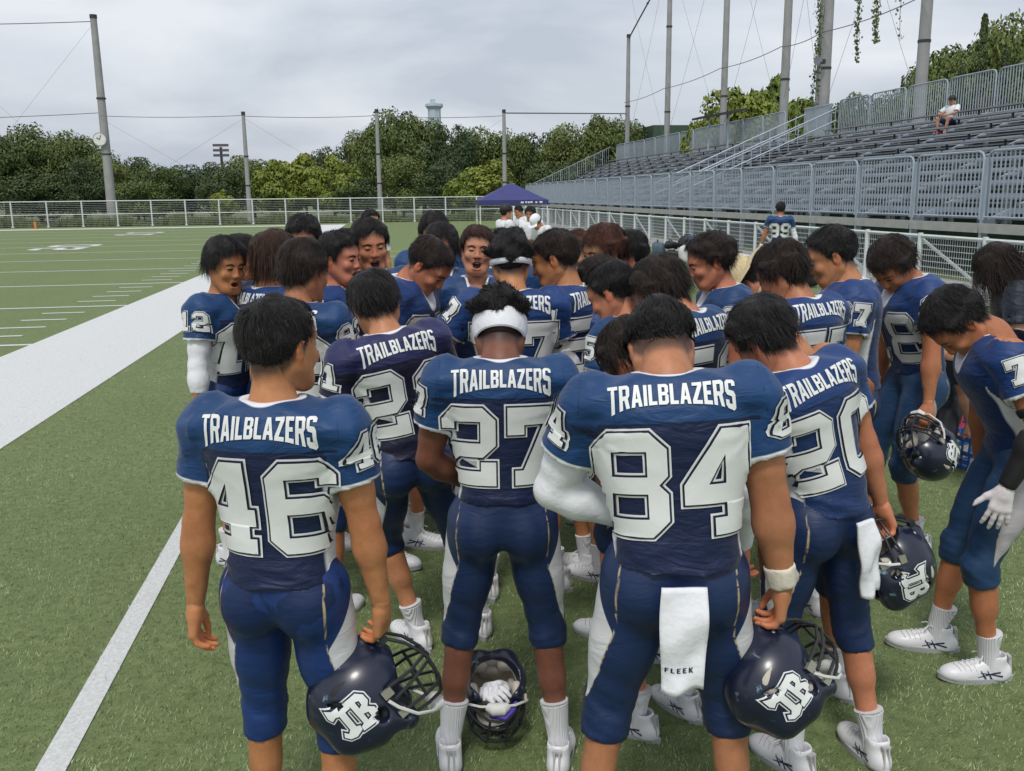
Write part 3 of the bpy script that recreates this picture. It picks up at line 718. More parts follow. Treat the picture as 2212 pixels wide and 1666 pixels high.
def qspace(J, X, Y, Z):
    W, RT = J['W'], J['RT']; x, y, z = X-W[0], Y-W[1], Z-W[2]
    up = unit(RT[:, 2]+V3(0, 0, 1)); s = x*up[0]+y*up[1]+z*up[2]; wt = sstep(-.07, .10, s)
    qx, qy, qz = [x*RT[0, i]+y*RT[1, i]+z*RT[2, i] for i in range(3)]
    return x+(qx-x)*wt, y+(qy-y)*wt, z+(qz-z)*wt
def build_person(sp, label, group=None, LOD=0):
    """sp: pose and kit. Returns the person's Empty. Local axes: x right, y forward, z up."""
    J = pose(sp); kit = sp.get('kit', 'royal'); player = kit in ('royal', 'navy', 'blue'); pads = 1.0 if player else 0.0
    tx, ty, tz = sp['top']; yaw = R(sp['yaw']); top = J['top']; s = tz/top[2]*sp.get('sc', 1.0)
    off = Rz(yaw)@(top*s); root = empty('person', (tx-off[0], ty-off[1], sp.get('z', 0.0)), yaw, s)
    tag(root, label, 'person', group)
    fat = sp.get('fat', 1.0); hB = (.0165, .0255, .030)[LOD]; hJ = (.0098, .0142, .019)[LOD]
    tone = np.array(SKIN[sp.get('skin', 'tan')])*np.array([1, random.uniform(.94, 1.12), random.uniform(.9, 1.2)])*random.uniform(.86, 1.10)
    RT, W, P = J['RT'], J['W'], J['P']; t = lambda *a: W+RT@V3(*a)
    pts = np.array([v for k, v in J.items() if isinstance(v, np.ndarray) and v.shape == (3,)])
    # ---- body: one continuous skin
    S = SDF(pts.min(0)-.13, np.maximum(pts.max(0), J['HC']+.01)+.13, hB)
    S.cone(P+V3(0,0,.02), W, .085, .09, k=.03); S.cone(W, J['CH'], .09, .105, k=.03); S.cone(J['CH'], t(0, -.015, .33), .11, .09, k=.03)
    nC = J['HC']+J['HM']@V3(0, -.028, -.042)
    S.cone(t(0, -.004, .29), J['NB']+RT@V3(0, .004, -.005), .062*fat**.4, .057*fat**.5, k=.04); S.cone(J['NB']+RT@V3(0, .004, -.005), nC, .057*fat**.5, .054*fat**.3, k=.04); S.cone(nC, J['HC']+J['HM']@V3(0, -.012, .0), .055*fat**.3, .046, k=.02)
    arm = {}
    for sx, n in ((-1, 'L'), (1, 'R')):
        sh, el, wr = J['S'+n], J['E'+n], J['H'+n]; fd = unit(wr-el); g = sp.get('armfat', fat)
        S.cone(t(sx*.03, 0, .34), sh-RT@V3(0, 0, .02), .045, .045, k=.03)
        mus = [(sh, sh+(el-sh)*.12, .066, .062), (sh, el, .056, .042), (sh+(el-sh)*.25, sh+(el-sh)*.7, .053, .048), (el, el+(wr-el)*.3, .041, .047), (el+(wr-el)*.25, wr, .046, .0275)]
        arm[n] = [(a, b, ra*g, rb*g) for a, b, ra, rb in mus]
        for a, b, ra, rb in arm[n]: S.cone(a, b, ra, rb, k=.022)
        hip, kn, an = J['hip'+n], J['K'+n], J['A'+n]; bk = V3(0, -1, 0)@Rz(-J['fa'+n])
        bk = Rz(J['fa'+n])@V3(0, -1, 0); sv = an-kn
        S.cone(hip, kn, .075*fat, .050, k=.03); S.cone(kn, kn+sv*.45, .053, .047, k=.02); S.cone(kn+sv*.4, an, .044, .034, k=.02)
        S.cone(kn+sv*.14+bk*.022, kn+sv*.42+bk*.018, .044*fat**.6, .036, k=.025)
    V, Q = S.mesh(); V = relax(V, Q, 1, .4)
    col = np.ones((len(V), 3)); zz = V[:, 2]
    hcol = sp.get('haircol', 'black'); dk = np.array({'black': (.03, .022, .02), 'brown': (.05, .03, .02), 'dark': (.035, .024, .02), 'red': (.06, .03, .02)}[hcol])
    hl = (V-J['HC'])@np.linalg.inv(J['HM']).T; haz = np.abs(np.arctan2(hl[:, 0], hl[:, 1]+.012)); fb = sstep(-.020, .022, hl[:, 2]-zline(haz)-.004)*(np.linalg.norm(hl, axis=1) < .125)*(haz > 1.2)
    col = col*tone; col = col+(dk-col)*(fb*.85)[:, None]
    # tan, ruddier towards hands, elbows and shins
    for n in 'LR':
        for q, rr_, mul in ((J['E'+n], .07, (.90, .80, .78)), (J['K'+n], .09, (.92, .82, .80))):
            f_ = np.exp(-(np.linalg.norm(V-q, axis=1)/rr_)**2)[:, None]; col = col*(1-f_)+col*np.array(mul)*f_
        f_ = sstep(.5, 1.0, np.clip(((V-J['S'+n])@unit(J['E'+n]-J['S'+n]))/.285, 0, 1.6))[:, None]*(np.linalg.norm(V-J['E'+n], axis=1) < .3)[:, None]; col = col*(1-f_*.06)
    VV, QQ, CC, MI, FF = [V], [Q], [col], [np.zeros(len(Q), int)], []
    n0 = len(V)
    def app(v, q, c, mi):
        nonlocal n0
        VV.append(v); (QQ if q.shape[1] == 4 else FF).append(q+n0); CC.append(c); MI.append((mi, q.shape[1], len(q))); n0 += len(v)
    MI = []
    hv, hq, hc, fz, dec, teeth = head_proto(sp.get('expr', 'neutral'), .0058 if sp.get('face') else .0088)
    place = lambda v: v@J['HM'].T+J['HC']
    cc = hc*tone; cc = cc+(dk-cc)*(fz*.85)[:, None]
    app(place(hv), hq, cc, 0)
    for dv, df in dec:
        if len(df): app(place(dv), df, np.tile(dk, (len(dv), 1)), 1)
    if teeth is not None: app(place(teeth[0]), teeth[1], np.ones((len(teeth[0]), 3))*.7, 2)
    for sx, n in ((-1, 'L'), (1, 'R')):
        v, q, c = hand_proto(J['hp'+n], .0046 if LOD == 0 else .0078); fd, bn = J['hf'+n]; x = np.cross(fd, bn)
        v = v.copy()
        if sx < 0: v[:, 0] *= -1; q = q[:, ::-1]
        gl = sp.get('glove', {}).get(n)
        c_ = c*tone*1.05 if not gl else c*0+np.array({'white': (.72, .72, .74), 'black': (.014, .014, .016)}[gl])
        app((v*1.02)@np.stack([x, fd, bn])+J['H'+n], q, c_, 0)
    # faces: quads first, then tris, in the order collected
    qm = [np.zeros(len(Q), int)]+[np.full(k, mi) for mi, sz, k in MI if sz == 4]; tm = [np.full(k, mi) for mi, sz, k in MI if sz == 3]
    me = npmesh('body', np.concatenate(VV), [np.concatenate(QQ)]+([np.concatenate(FF)] if FF else []), [M_SKIN, M_FACE, M_TEETH], cols=np.concatenate(CC), fmat=np.concatenate(qm+tm))
    obj('body', me, root)
    # ---- hair
    hm = hair_mesh(sp.get('hair', 'short'), sp.get('hs', 1), hcol)
    ho = obj('hair', hm, root); Mx = np.eye(4); Mx[:3, :3] = J['HM']; Mx[:3, 3] = J['HC']; ho.matrix_local = Matrix(Mx.tolist())
    # ---- jersey or shirt
    slv = sp.get('sleeve', .165 if player else .20)
    lo = np.min([t(-.32, -.26, -.2), t(.32, .26, .5), J['SL']+unit(J['EL']-J['SL'])*.2-.12, J['SR']+unit(J['ER']-J['SR'])*.2-.12, P-.2], 0)
    hi = np.max([t(.32, .26, .5), t(-.32, -.26, -.2), J['SL']+unit(J['EL']-J['SL'])*.2+.12, J['SR']+unit(J['ER']-J['SR'])*.2+.12, P+.2], 0)
    S = SDF(lo-.02, hi+.02, hJ)
    hem = sp.get('hem', -.085)
    wf = sp.get('wide', 1.0)*fat**.7
    def torso(X, Y, Z):
        x, y, z = qspace(J, X, Y, Z)
        rx = np.interp(z, PROF[:, 0], PROF[:, 1]).astype(np.float32)*wf; ry = np.interp(z, PROF[:, 0], PROF[:, 2]).astype(np.float32)*fat; yc = np.interp(z, PROF[:, 0], PROF[:, 3]).astype(np.float32)
        k = ((np.abs(x)/rx)**2.4+(np.abs(y-yc)/ry)**2.4)**(1/2.4)
        return np.maximum((k-1)*ry*.95, np.maximum(hem-z, z-.425))
    S.apply(torso, S.lo, S.lo+S.h*np.array(S.d.shape), k=.01)
    for sx, n in ((-1, 'L'), (1, 'R')):
        sh, el = J['S'+n], J['E'+n]; ad = unit(el-sh); lift = max(0.0, float((RT.T@ad)[2]+.75))*.10
        if pads:
            up = RT@Ry(sx*R(18))@Ry(-sx*lift*3); S.sup(t(sx*.132*wf, -.015, .375+lift*.25), (.115, .108, .036), M=up, k=.03)
            S.sup(t(sx*.210*wf, -.012, .333+lift*.3), (.042, .084, .058), M=up, k=.022)
        r0 = .078 if pads else .080
        cut = sh+ad*slv
        def slf(X, Y, Z, a=sh-ad*.01, b=sh+ad*(slv+.1), ra=r0*fat**.5, rb=(.082 if pads else .082)*fat**.5, cut=cut, ad=ad):
            return np.maximum(f_cone(a, b, ra, rb)(X, Y, Z), (X-cut[0])*ad[0]+(Y-cut[1])*ad[1]+(Z-cut[2])*ad[2])
        S.apply(slf, np.minimum(sh, cut)-.1, np.maximum(sh, cut)+.1, k=.03)
        S.cone(sh+ad*(slv-.06), sh+ad*(slv+.08), .062*fat**.5, .068*fat**.5, k=.008, op='s')
    if pads:
        S.ell(t(0, -.075, .315), (.165, .062, .085), M=RT, k=.05); S.ell(t(0, .075, .28), (.165, .07, .10), M=RT, k=.05)
    nk0, nk1 = J['NB']-RT@V3(0, -.01, .05), J['HC']+J['HM']@V3(0, -.03, -.05)
    nax = unit(nk1-nk0)
    S.cone(J['NB']+RT@V3(0, .006, -.010), J['NB']+RT@V3(0, .02, .2), .064*fat**.4, .080*fat**.4, k=.006, op='s')
    vA, vB = t(0, .05, .41), t(0, .175, .325)
    if player: S.cone(vA, vB, .050, .012, k=.006, op='s')
    V, Q = S.mesh(); V = relax(V, Q, 2, .5)
    x, y, z = qspace(J, V[:, 0], V[:, 1], V[:, 2])
    nr = vnormals(V, Q)
    ph = random.uniform(0, 6); rx = np.interp(z, PROF[:, 0], PROF[:, 1])*wf
    low = sstep(.12, -.05, z)
    ridge = lambda q: (1-np.abs(np.sin(q)))**2-.35
    low2 = sstep(.05, -.08, z)
    fold = (.0085*ridge(z*30+1.3*np.sin(x*9+ph)+ph+y*3)+.004*ridge(z*62+2.2*np.sin(x*13+2*ph)))*low2
    for sx in (-1, 1):
        ang = np.arctan2(z-.27, (x*sx-.20)); dist = np.hypot(z-.27, x*sx-.20); fold += .0055*ridge(ang*5+ph*sx)*np.exp(-dist/.09)*(z < .30)
    fold += .0022*np.sin(x*21+z*13+ph)*np.sin(z*17-x*9+2*ph)*(1-low2)
    fold += sstep(.29, .33, z)*.0045*ridge((np.abs(x)-.1)*20+ph+9*y+2*np.sin(x*11+ph))*sstep(.06, .12, np.abs(x))
    fold += .004*ridge((np.abs(x)-.205)*9+1.57)*sstep(.26, .32, z)*np.exp(-((np.abs(x)-.205)/.02)**2)*-1
    V = V+nr*fold[:, None]
    # regions as signed fields (metres), read by the material
    din = {}
    sleeve_t = np.full(len(V), -1.0); ldist = np.full(len(V), 9.0)
    for sx, n in ((-1, 'L'), (1, 'R')):
        sh, el = J['S'+n], J['E'+n]; ad = unit(el-sh); pr = (V-sh)@ad; dd = np.linalg.norm(V-sh-pr[:, None]*ad, axis=1)
        m = (pr > -.03) & (dd < .115) & (np.abs(x) > .165*wf) & (x*sx > 0); sleeve_t[m] = pr[m]
    insl = sleeve_t > -.5
    panel = (np.abs(x)/rx-(.86+.10*sstep(.22, -.05, z)))*.12; panel = np.where((z < .27) & ~insl, panel, -.05)
    panel = np.minimum(panel, (.262-z))
    pn_s = np.minimum((.305-z), (sleeve_t-.0))     # pale insert under the sleeve
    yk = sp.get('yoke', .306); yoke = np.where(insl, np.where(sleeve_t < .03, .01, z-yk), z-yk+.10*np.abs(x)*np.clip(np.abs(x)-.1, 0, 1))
    if insl.any(): yoke = np.where(insl & (sleeve_t > .05), -.03 if kit == 'navy' else np.maximum(yoke, .01), yoke)
    nd = np.linalg.norm((V-J['NB'])-((V-J['NB'])@RT[:, 2])[:, None]*RT[:, 2], axis=1)
    collar = np.where(z > .33, .090*fat**.4-nd+.05*np.clip((y+.02), -.03, .15)*(1 if player else 0), -.05)
    vd = f_cone(vA, vB, .050, .012)(V[:, 0], V[:, 1], V[:, 2]); collar = np.maximum(collar, .020-vd)
    collar = np.where(insl & (sleeve_t > .04), sleeve_t-(slv-sp.get('cuff', .016)), collar)
    if not player: panel = panel*0-.05; collar = collar*0-.05
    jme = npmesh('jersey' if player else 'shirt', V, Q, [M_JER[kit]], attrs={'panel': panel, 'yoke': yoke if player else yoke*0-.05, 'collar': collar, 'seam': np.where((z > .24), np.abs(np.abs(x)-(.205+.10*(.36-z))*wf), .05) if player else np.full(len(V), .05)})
    jo = obj('jersey' if player else 'shirt', jme, root)
    # ---- prints
    bvh = None
    prints = sp.get('prints', ())
    if prints: bvh = BVHTree.FromPolygons([tuple(v) for v in V], [tuple(q) for q in Q])
    def layer(name, lays, fn, offs):
        for (v2, f), o_, nm, mt in zip(lays, offs, ((name+'_border', name+'_line', name) if len(lays) == 3 else (name,)), (M_NUMW, M_NUMN, M_NUMW)):
            Pp, f = project(v2, f, fn, bvh, o_)
            if len(f): obj(nm, npmesh(nm, Pp, f, [mt]), jo)
    st = (.0085, .013, .02)[LOD]
    for pr in prints:
        kind, txt = pr[0], pr[1]
        if kind in ('back', 'front'):
            sg = 1 if kind == 'back' else -1; sxx = 1 if kind == 'back' else -1
            hh_ = pr[2] if len(pr) > 2 else .262; cz = pr[3] if len(pr) > 3 else .150
            for ch, ox in zip(txt, digit_x(txt, hh_)):
                layer('number', digit_layers(ch, hh_, .0052, st), lambda u, v: (W+RT@V3(sxx*(u+ox), -sg*.5, v+cz), RT@V3(0, sg, 0)), (.0035, .0056, .0078))
        elif kind == 'name':
            v, f = word_tris(txt, .318, .052, .30, st)
            a = R(46); d = RT@V3(0, math.cos(a), -math.sin(a)); upv = RT@V3(0, math.sin(a), math.cos(a)); c_ = t(0, -.12, .352)
            layer('team_name', [(v, f)], lambda u, w_: (c_+RT@V3(u, 0, 0)+upv*w_-d*.4, d), (.003,))
        elif kind in ('sleeveL', 'sleeveR'):
            n = kind[-1]; sx = -1 if n == 'L' else 1; sh, el = J['S'+n], J['E'+n]; ad = unit(el-sh)
            o = RT@V3(sx, pr[2] if len(pr) > 2 else -.15, .15); o = unit(o-ad*(o@ad)); ux = np.cross(-ad, o)
            c_ = sh+ad*.066
            for ch, ox in zip(txt, digit_x(txt, .095)):
                layer('sleeve_number', digit_layers(ch, .095, .0032, st), lambda u, v: (c_+ux*(u+ox)-ad*v+o*.4, -o), (.0035, .0056, .0078))
    # ---- pants
    pc = sp.get('pants', 'navy'); shorts = sp.get('shorts', False)
    lo = np.min([P-.22, J['KL']-.11, J['KR']-.11, J['KL']+(J['AL']-J['KL'])*.4-.1, J['KR']+(J['AR']-J['KR'])*.4-.1], 0); hi = np.max([P+.22, J['KL']+.11, J['KR']+.11], 0)
    S = SDF(lo, hi, hJ*1.3)
    S.ell(P+V3(0, -.008, .03), (.150*fat**.6, .112*fat**.6, .13), k=.03)
    for sx, n in ((-1, 'L'), (1, 'R')):
        hip, kn, an = J['hip'+n], J['K'+n], J['A'+n]; th = kn-hip; sv = an-kn; bk = Rz(J['fa'+n])@V3(0, -1, 0)
        S.ell(hip+V3(-sx*.012, -.062, -.035), (.086*fat**.6, .074*fat**.6, .10), k=.035)
        S.cone(hip+V3(0, .0, -.01), hip+th*.55, .100*fat**.7, .082*fat**.6, k=.03)
        S.cone(hip+th*.5, kn, .082*fat**.6, .064*fat**.5, k=.03); S.cone(hip+th*.25-bk*.02, hip+th*.7-bk*.018, .078*fat**.5, .062, k=.03)
        if not shorts:
            S.cone(kn-bk*.018, kn+sv*.10-bk*.014, .052, .046, k=.025)
            e_ = kn+sv*sp.get('pleg', .20); ud = unit(sv)
            def cf(X, Y, Z, a=kn, b=kn+sv*.5, c_=e_, ud=ud): return np.maximum(f_cone(a, b, .064*fat**.4, .060*fat**.4)(X, Y, Z), (X-c_[0])*ud[0]+(Y-c_[1])*ud[1]+(Z-c_[2])*ud[2])
            S.apply(cf, np.minimum(kn, e_)-.08, np.maximum(kn, e_)+.08, k=.02)
            def cg(X, Y, Z, a=kn+sv*.05+bk*.016, b=kn+sv*.42+bk*.018, c_=e_, ud=ud): return np.maximum(f_cone(a, b, .058*fat**.5, .054*fat**.5)(X, Y, Z), (X-c_[0])*ud[0]+(Y-c_[1])*ud[1]+(Z-c_[2])*ud[2])
            S.apply(cg, np.minimum(kn, e_)-.1, np.maximum(kn, e_)+.1, k=.015)
        else:
            S.apply(lambda X, Y, Z, c_=hip+th*.82, ud=unit(th), n_=n: np.where((X-P[0])*(-1 if n_ == 'L' else 1) > -.01, (X-c_[0])*ud[0]+(Y-c_[1])*ud[1]+(Z-c_[2])*ud[2], -.2)+0*X, S.lo, S.lo+S.h*np.array(S.d.shape), k=.006, op='i')
    V, Q = S.mesh(); V = relax(V, Q, 2, .5); nr = vnormals(V, Q)
    panel = np.full(len(V), -.05); pipe = np.full(len(V), .05); seam = np.full(len(V), .05); seat = (P[2]-.16-V[:, 2])*-1
    seam = np.where(V[:, 2] > P[2]-.12, np.minimum(np.minimum(np.abs(V[:, 0]), np.abs(np.abs(V[:, 0])-.075)), .05), .05)*np.sign(.5)
    seam = np.where(V[:, 1] < P[1], seam, .05)
    for sx, n in ((-1, 'L'), (1, 'R')):
        hip, kn, an = J['hip'+n], J['K'+n], J['A'+n]; m = (V[:, 0]-P[0])*sx > 0; th = kn-hip
        tt = ((V-hip)@th)/(th@th); ax_ = hip+np.clip(tt, 0, 1.3)[:, None]*th; rel = V-ax_; fw = Rz(J['fa'+n]*.5)@V3(0, 1, 0); lt = Rz(J['fa'+n]*.5)@V3(sx, 0, 0)
        phi = np.arctan2(rel@fw, rel@lt); wv = np.interp(tt, [-.3, 0, .35, .7, 1.0], [.46, .64, .76, .48, -.12])
        fld = (wv-np.abs(phi+.30))*.085
        pv = np.minimum(fld, (tt-.12+.25*phi)*.3); panel = np.where(m, pv, panel)
        pipe = np.where(m & (tt < .98) & ((phi < .1) | (tt > .15)), np.abs(fld), pipe)
        wr = .0018*np.sin(tt*30+phi*2+sx)*sstep(.55, .75, tt)+.0012*np.sin(tt*70+phi*3)*sstep(.7, .95, tt)
        V = V+nr*np.where(m, wr, 0)[:, None]
    if not player: panel[:] = -.05; pipe[:] = .05
    po = obj('pants' if not shorts else 'shorts', npmesh('pants', V, Q, [M_PAN[pc]], attrs={'panel': panel, 'pipe': pipe, 'seam': seam, 'seat': seat-.02}), root)
    # ---- socks and shoes
    for sx, n in ((-1, 'L'), (1, 'R')):
        kn, an = J['K'+n], J['A'+n]; sv = kn-an; f = sp.get('sock', .29); mb = MB()
        bk = Rz(J['fa'+n])@V3(0, -1, 0)
        path = [an+V3(0, 0, -.03), an, an+sv*f*.25, an+sv*f*.5, an+sv*f*.75, an+sv*f*.97, an+sv*f, an+sv*(f-.02)]
        rr = [.039, .0385, .0385, .0415, .046, .0505, .0505, .043]
        bo = [0, 0, 0, .003, .008, .012, .012, .012]
        if sp.get('sock', 1) > .05: mb.tube([tuple(p_+bk*b_) for p_, b_ in zip(path, bo)], [r*fat**.3 for r in rr], 18, False); mb.build('sock', M_SOCK, root, True)
        up, sole, lace, mark, heel = shoe_meshes(sp.get('shoe', 'white')); sc_ = 1.04
        so_ = obj('shoe', up, root); Mx = np.eye(4); Mx[:3, :3] = Rz(J['fa'+n])*sc_; Mx[:3, 3] = an; so_.matrix_local = Matrix(Mx.tolist())
        obj('sole', sole, so_); obj('lace', lace, so_)['kind'] = 'stuff'; obj('trim', heel, so_)['kind'] = 'stuff'
        if mark: obj('side_stripe', mark, so_)['kind'] = 'stuff'
    # ---- arm covers, tape, bands
    def cover(name, n, a0, a1, mat, infl=.0045):
        """sleeve of cloth over the arm; a in 0..2 (0 shoulder, 1 elbow, 2 wrist)"""
        sh, el, wr = J['S'+n], J['E'+n], J['H'+n]
        S = SDF(np.min([sh, el, wr], 0)-.1, np.max([sh, el, wr], 0)+.1, .0085)
        for a, b, ra, rb in arm[n]: S.cone(a, b, ra+infl, rb+infl, k=.022)
        pt = lambda a: sh+(el-sh)*a if a <= 1 else el+(wr-el)*(a-1)
        for a, sgn in ((a0, -1), (a1, 1)):
            ax_ = unit((el-sh) if a < 1 else (wr-el)); c_ = pt(a)
            S.apply(lambda X, Y, Z: sgn*((X-c_[0])*ax_[0]+(Y-c_[1])*ax_[1]+(Z-c_[2])*ax_[2])+0*X, np.min([pt(a), pt(a)], 0)-.14, np.max([pt(a), pt(a)], 0)+.14, k=.002, op='i') if False else None
            s_ = (slice(None),)*3; X, Y, Z = S.grid(s_)
            lim = sgn*((X-c_[0])*ax_[0]+(Y-c_[1])*ax_[1]+(Z-c_[2])*ax_[2]); near = np.sqrt((X-c_[0])**2+(Y-c_[1])**2+(Z-c_[2])**2)
            # cut the cover only on the limb it ends on
            fa_ = f_cone(*( (sh, el) if a < 1 else (el, wr)), 0, 0)(X, Y, Z); fb_ = f_cone(*((el, wr) if a < 1 else (sh, el)), 0, 0)(X, Y, Z)
            S.d = np.where(fa_ <= fb_+.0, np.maximum(S.d, lim.astype(np.float32)), S.d if (a < 1) == (sgn == -1) else np.maximum(S.d, .01))
        v, q = S.mesh()
        if len(v): obj(name, npmesh(name, v, q, [mat]), root)
    for c_ in sp.get('covers', ()): cover(*c_)
    if sp.get('band'):
        z0, z1, ext = sp['band']; mb = MB(); n_ = 36; vs = []
        for zz_, e_ in ((z0, .0), (z0+.003, .004), ((z0+z1)/2, .006), (z1-.003, .004), (z1, .0)):
            for k in range(n_):
                a = 2*math.pi*k/n_; rz_ = (zz_+.0-.035)/.1; f = math.sqrt(max(.2, 1-rz_*rz_*.8))
                tilt = .012*math.cos(a)
                vs.append(J['HC']+J['HM']@V3((.078*f+e_+ext)*math.sin(a), -.010+(.099*f+e_+ext)*math.cos(a), zz_+tilt))
        mb.add(vs, [(i*n_+k, i*n_+(k+1) % n_, (i+1)*n_+(k+1) % n_, (i+1)*n_+k) for i in range(4) for k in range(n_)]); mb.build('headband', M_CLOTH, root, True)
    root['_J'] = 0; del root['_J']
    root_J[root.name] = (J, s, yaw, np.array(root.location))
    return root
root_J = {}
def to_world(root, p):
    J, s, yaw, loc = root_J[root.name]; return loc+Rz(yaw)@(np.asarray(p)*s)
# ------------------------------------------------------------------ site materials
def turf_mat():
    m, nt, b = newmat('turf')
    n1 = noise(nt, .8, 6, .7, dist=.8); n2 = noise(nt, 18, 5, .75); n3 = noise(nt, 260, 2, .7)
    c = mixc(nt, ramp(nt, n1, .3, .7), (.200, .262, .108), (.255, .312, .135))
    c = mixc(nt, ramp(nt, n2, .38, .62), c, (.140, .190, .075))
    c = mixc(nt, math_n(nt, 'MULTIPLY', ramp(nt, n3, .45, .62), .75), c, (.060, .080, .030))
    nt.links.new(c, b.inputs['Base Color']); b.inputs['Roughness'].default_value = .8; b.inputs['Specular IOR Level'].default_value = .2
    bump(nt, b, n3, .6, .01); return m
M_TURF = turf_mat()
M_LINE = simple('line_paint', (.60, .61, .60), .85, var=.16, vs=60, bstr=.5, bscale=240, bdist=.01)
M_YEL = simple('line_yellow', (.55, .50, .06), .85)
M_GROUND = simple('rough_ground', (.085, .10, .035), .95, var=.3, vs=.3)
M_PATH = simple('grey_concrete_strip', (.30, .29, .27), .9, var=.15)
M_FENCE = simple('fence_white', (.62, .66, .66), .45, var=.06)
M_WIRE = simple('fence_wire', (.52, .56, .56), .5)
M_STEEL = simple('galvanised_steel', (.36, .42, .48), .45, .3, var=.1, vs=3)
M_PLANK = simple('grey_plank', (.245, .245, .27), .7, var=.18, vs=1.5)
M_BEAM = simple('pale_beam', (.36, .37, .34), .7, var=.15, vs=2)
M_POLE = simple('concrete_pole', (.30, .305, .30), .75, var=.14, vs=1.2)
M_CABLE = simple('cable', (.13, .145, .15), .6)
M_GREEN = simple('dark_green_net', (.010, .032, .018), .8, var=.3, vs=3)
M_DARK = simple('dark_metal', (.03, .035, .045), .5)
M_BARK = simple('bark', (.085, .07, .055), .9, var=.3, vs=4)
def leaf_mat(name, a, b_):
    m, nt, b = newmat(name)
    oi = nt.nodes.new('ShaderNodeObjectInfo'); n = noise(nt, .9, 3, .6)
    f = math_n(nt, 'ADD', math_n(nt, 'MULTIPLY', oi.outputs['Random'], .45), math_n(nt, 'MULTIPLY', n, .75))
    nt.links.new(mixc(nt, ramp(nt, f, .25, .95), a, b_), b.inputs['Base Color'])
    b.inputs['Roughness'].default_value = .6; b.inputs['Specular IOR Level'].default_value = .25
    b.inputs['Subsurface Weight'].default_value = 0.0
    return m
M_LEAF = leaf_mat('leaf_green', (.062, .100, .028), (.155, .185, .052))
M_LEAFD = leaf_mat('leaf_dark', (.040, .070, .028), (.095, .125, .042))  # crowns with darker green leaves
M_LEAFL = leaf_mat('leaf_light', (.125, .175, .028), (.22, .25, .045))
# ------------------------------------------------------------------ ground
def sheet(name, pts, z, mat, kind='structure'):
    o = obj(name, npmesh(name, [(x, y, z) for x, y in pts], np.array([list(range(len(pts)))]), [mat], smooth=False))
    tag(o, kind=kind); return o
sheet('ground', [(-900, -300), (900, -300), (900, 1500), (-900, 1500)], -.03, M_GROUND)
field = sheet('field', [(-110, -25), (10.85, -25), (10.85, 70.3), (-110, 70.3)], 0.0, M_TURF)
sheet('concrete_strip', [(10.3, -25), (12.6, -25), (12.6, 70.3), (10.3, 70.3)], .004, M_PATH)
def band(x0, x1): return x0, x1
edgeL = lambda y: -4.98+.0345*y*(1 if y < 70 else 1); edgeR = lambda y: -3.13+.0295*y
def line(name, pts, mat=None, z=.005): o = sheet(name, pts, z, mat or M_LINE); return o
line('sideline_marking', [(edgeL(-25), -25), (edgeR(-25), -25), (edgeR(66.4), 66.4), (edgeL(66.4), 66.4)])
line('end_line_marking', [(-110, 64.6), (edgeL(64.6), 64.6), (edgeL(66.4), 66.4), (-110, 66.4)])
for k in range(-1, 11):
    y = 13.3+4.62*k; line('yard_line_marking', [(-110, y-.06), (edgeL(y), y-.06), (edgeL(y), y+.06), (-110, y+.06)])
    for j in range(1, 5):
        yy = y+j*.924
        if 7 < yy < 50: line('hash_marking', [(edgeL(yy)-1.15, yy-.05), (edgeL(yy)-.45, yy-.05), (edgeL(yy)-.45, yy+.05), (edgeL(yy)-1.15, yy+.05)])
line('restraining_line_marking', [(-1.235, -3), (-1.130, -3), (-1.050, 9.5), (-1.155, 9.5)])
line('yellow_line_marking', [(-1.6, 33.0), (10.2, 33.6), (10.2, 33.75), (-1.6, 33.15)], M_YEL)
line('white_line_marking', [(-1.8, 30.3), (9.9, 30.9), (9.9, 31.02), (-1.8, 30.42)])
line('curved_line_marking', [(2.2, 11.9), (5.9, 8.15), (6.02, 8.22), (2.3, 12.0)])
def painted(ch, cx, cy, hgt, wdt):
    loops = [[((4-y)/8*hgt*-1+cx, (x-2.7)/5.4*wdt+cy) for x, y in l] for l in orient(DIG[ch])]
    loops = [[(-(y-4)/8*hgt+cx, (x-2.7)/5.4*wdt+cy) for x, y in l] for l in orient(DIG[ch])]
    v, f = tri_polys(loops, 5); o = obj('yard_number_marking', npmesh('yard_number_marking', np.concatenate([v, np.full((len(v), 1), .012)], 1), f, [M_LINE], smooth=False)); tag(o, kind='structure')
for ch, cx, cy in (('2', -12.0, 39.4), ('0', -12.0, 41.8), ('1', -12.3, 53.4), ('0', -12.3, 56.2)): painted(ch, cx, cy, 2.0, 1.7)
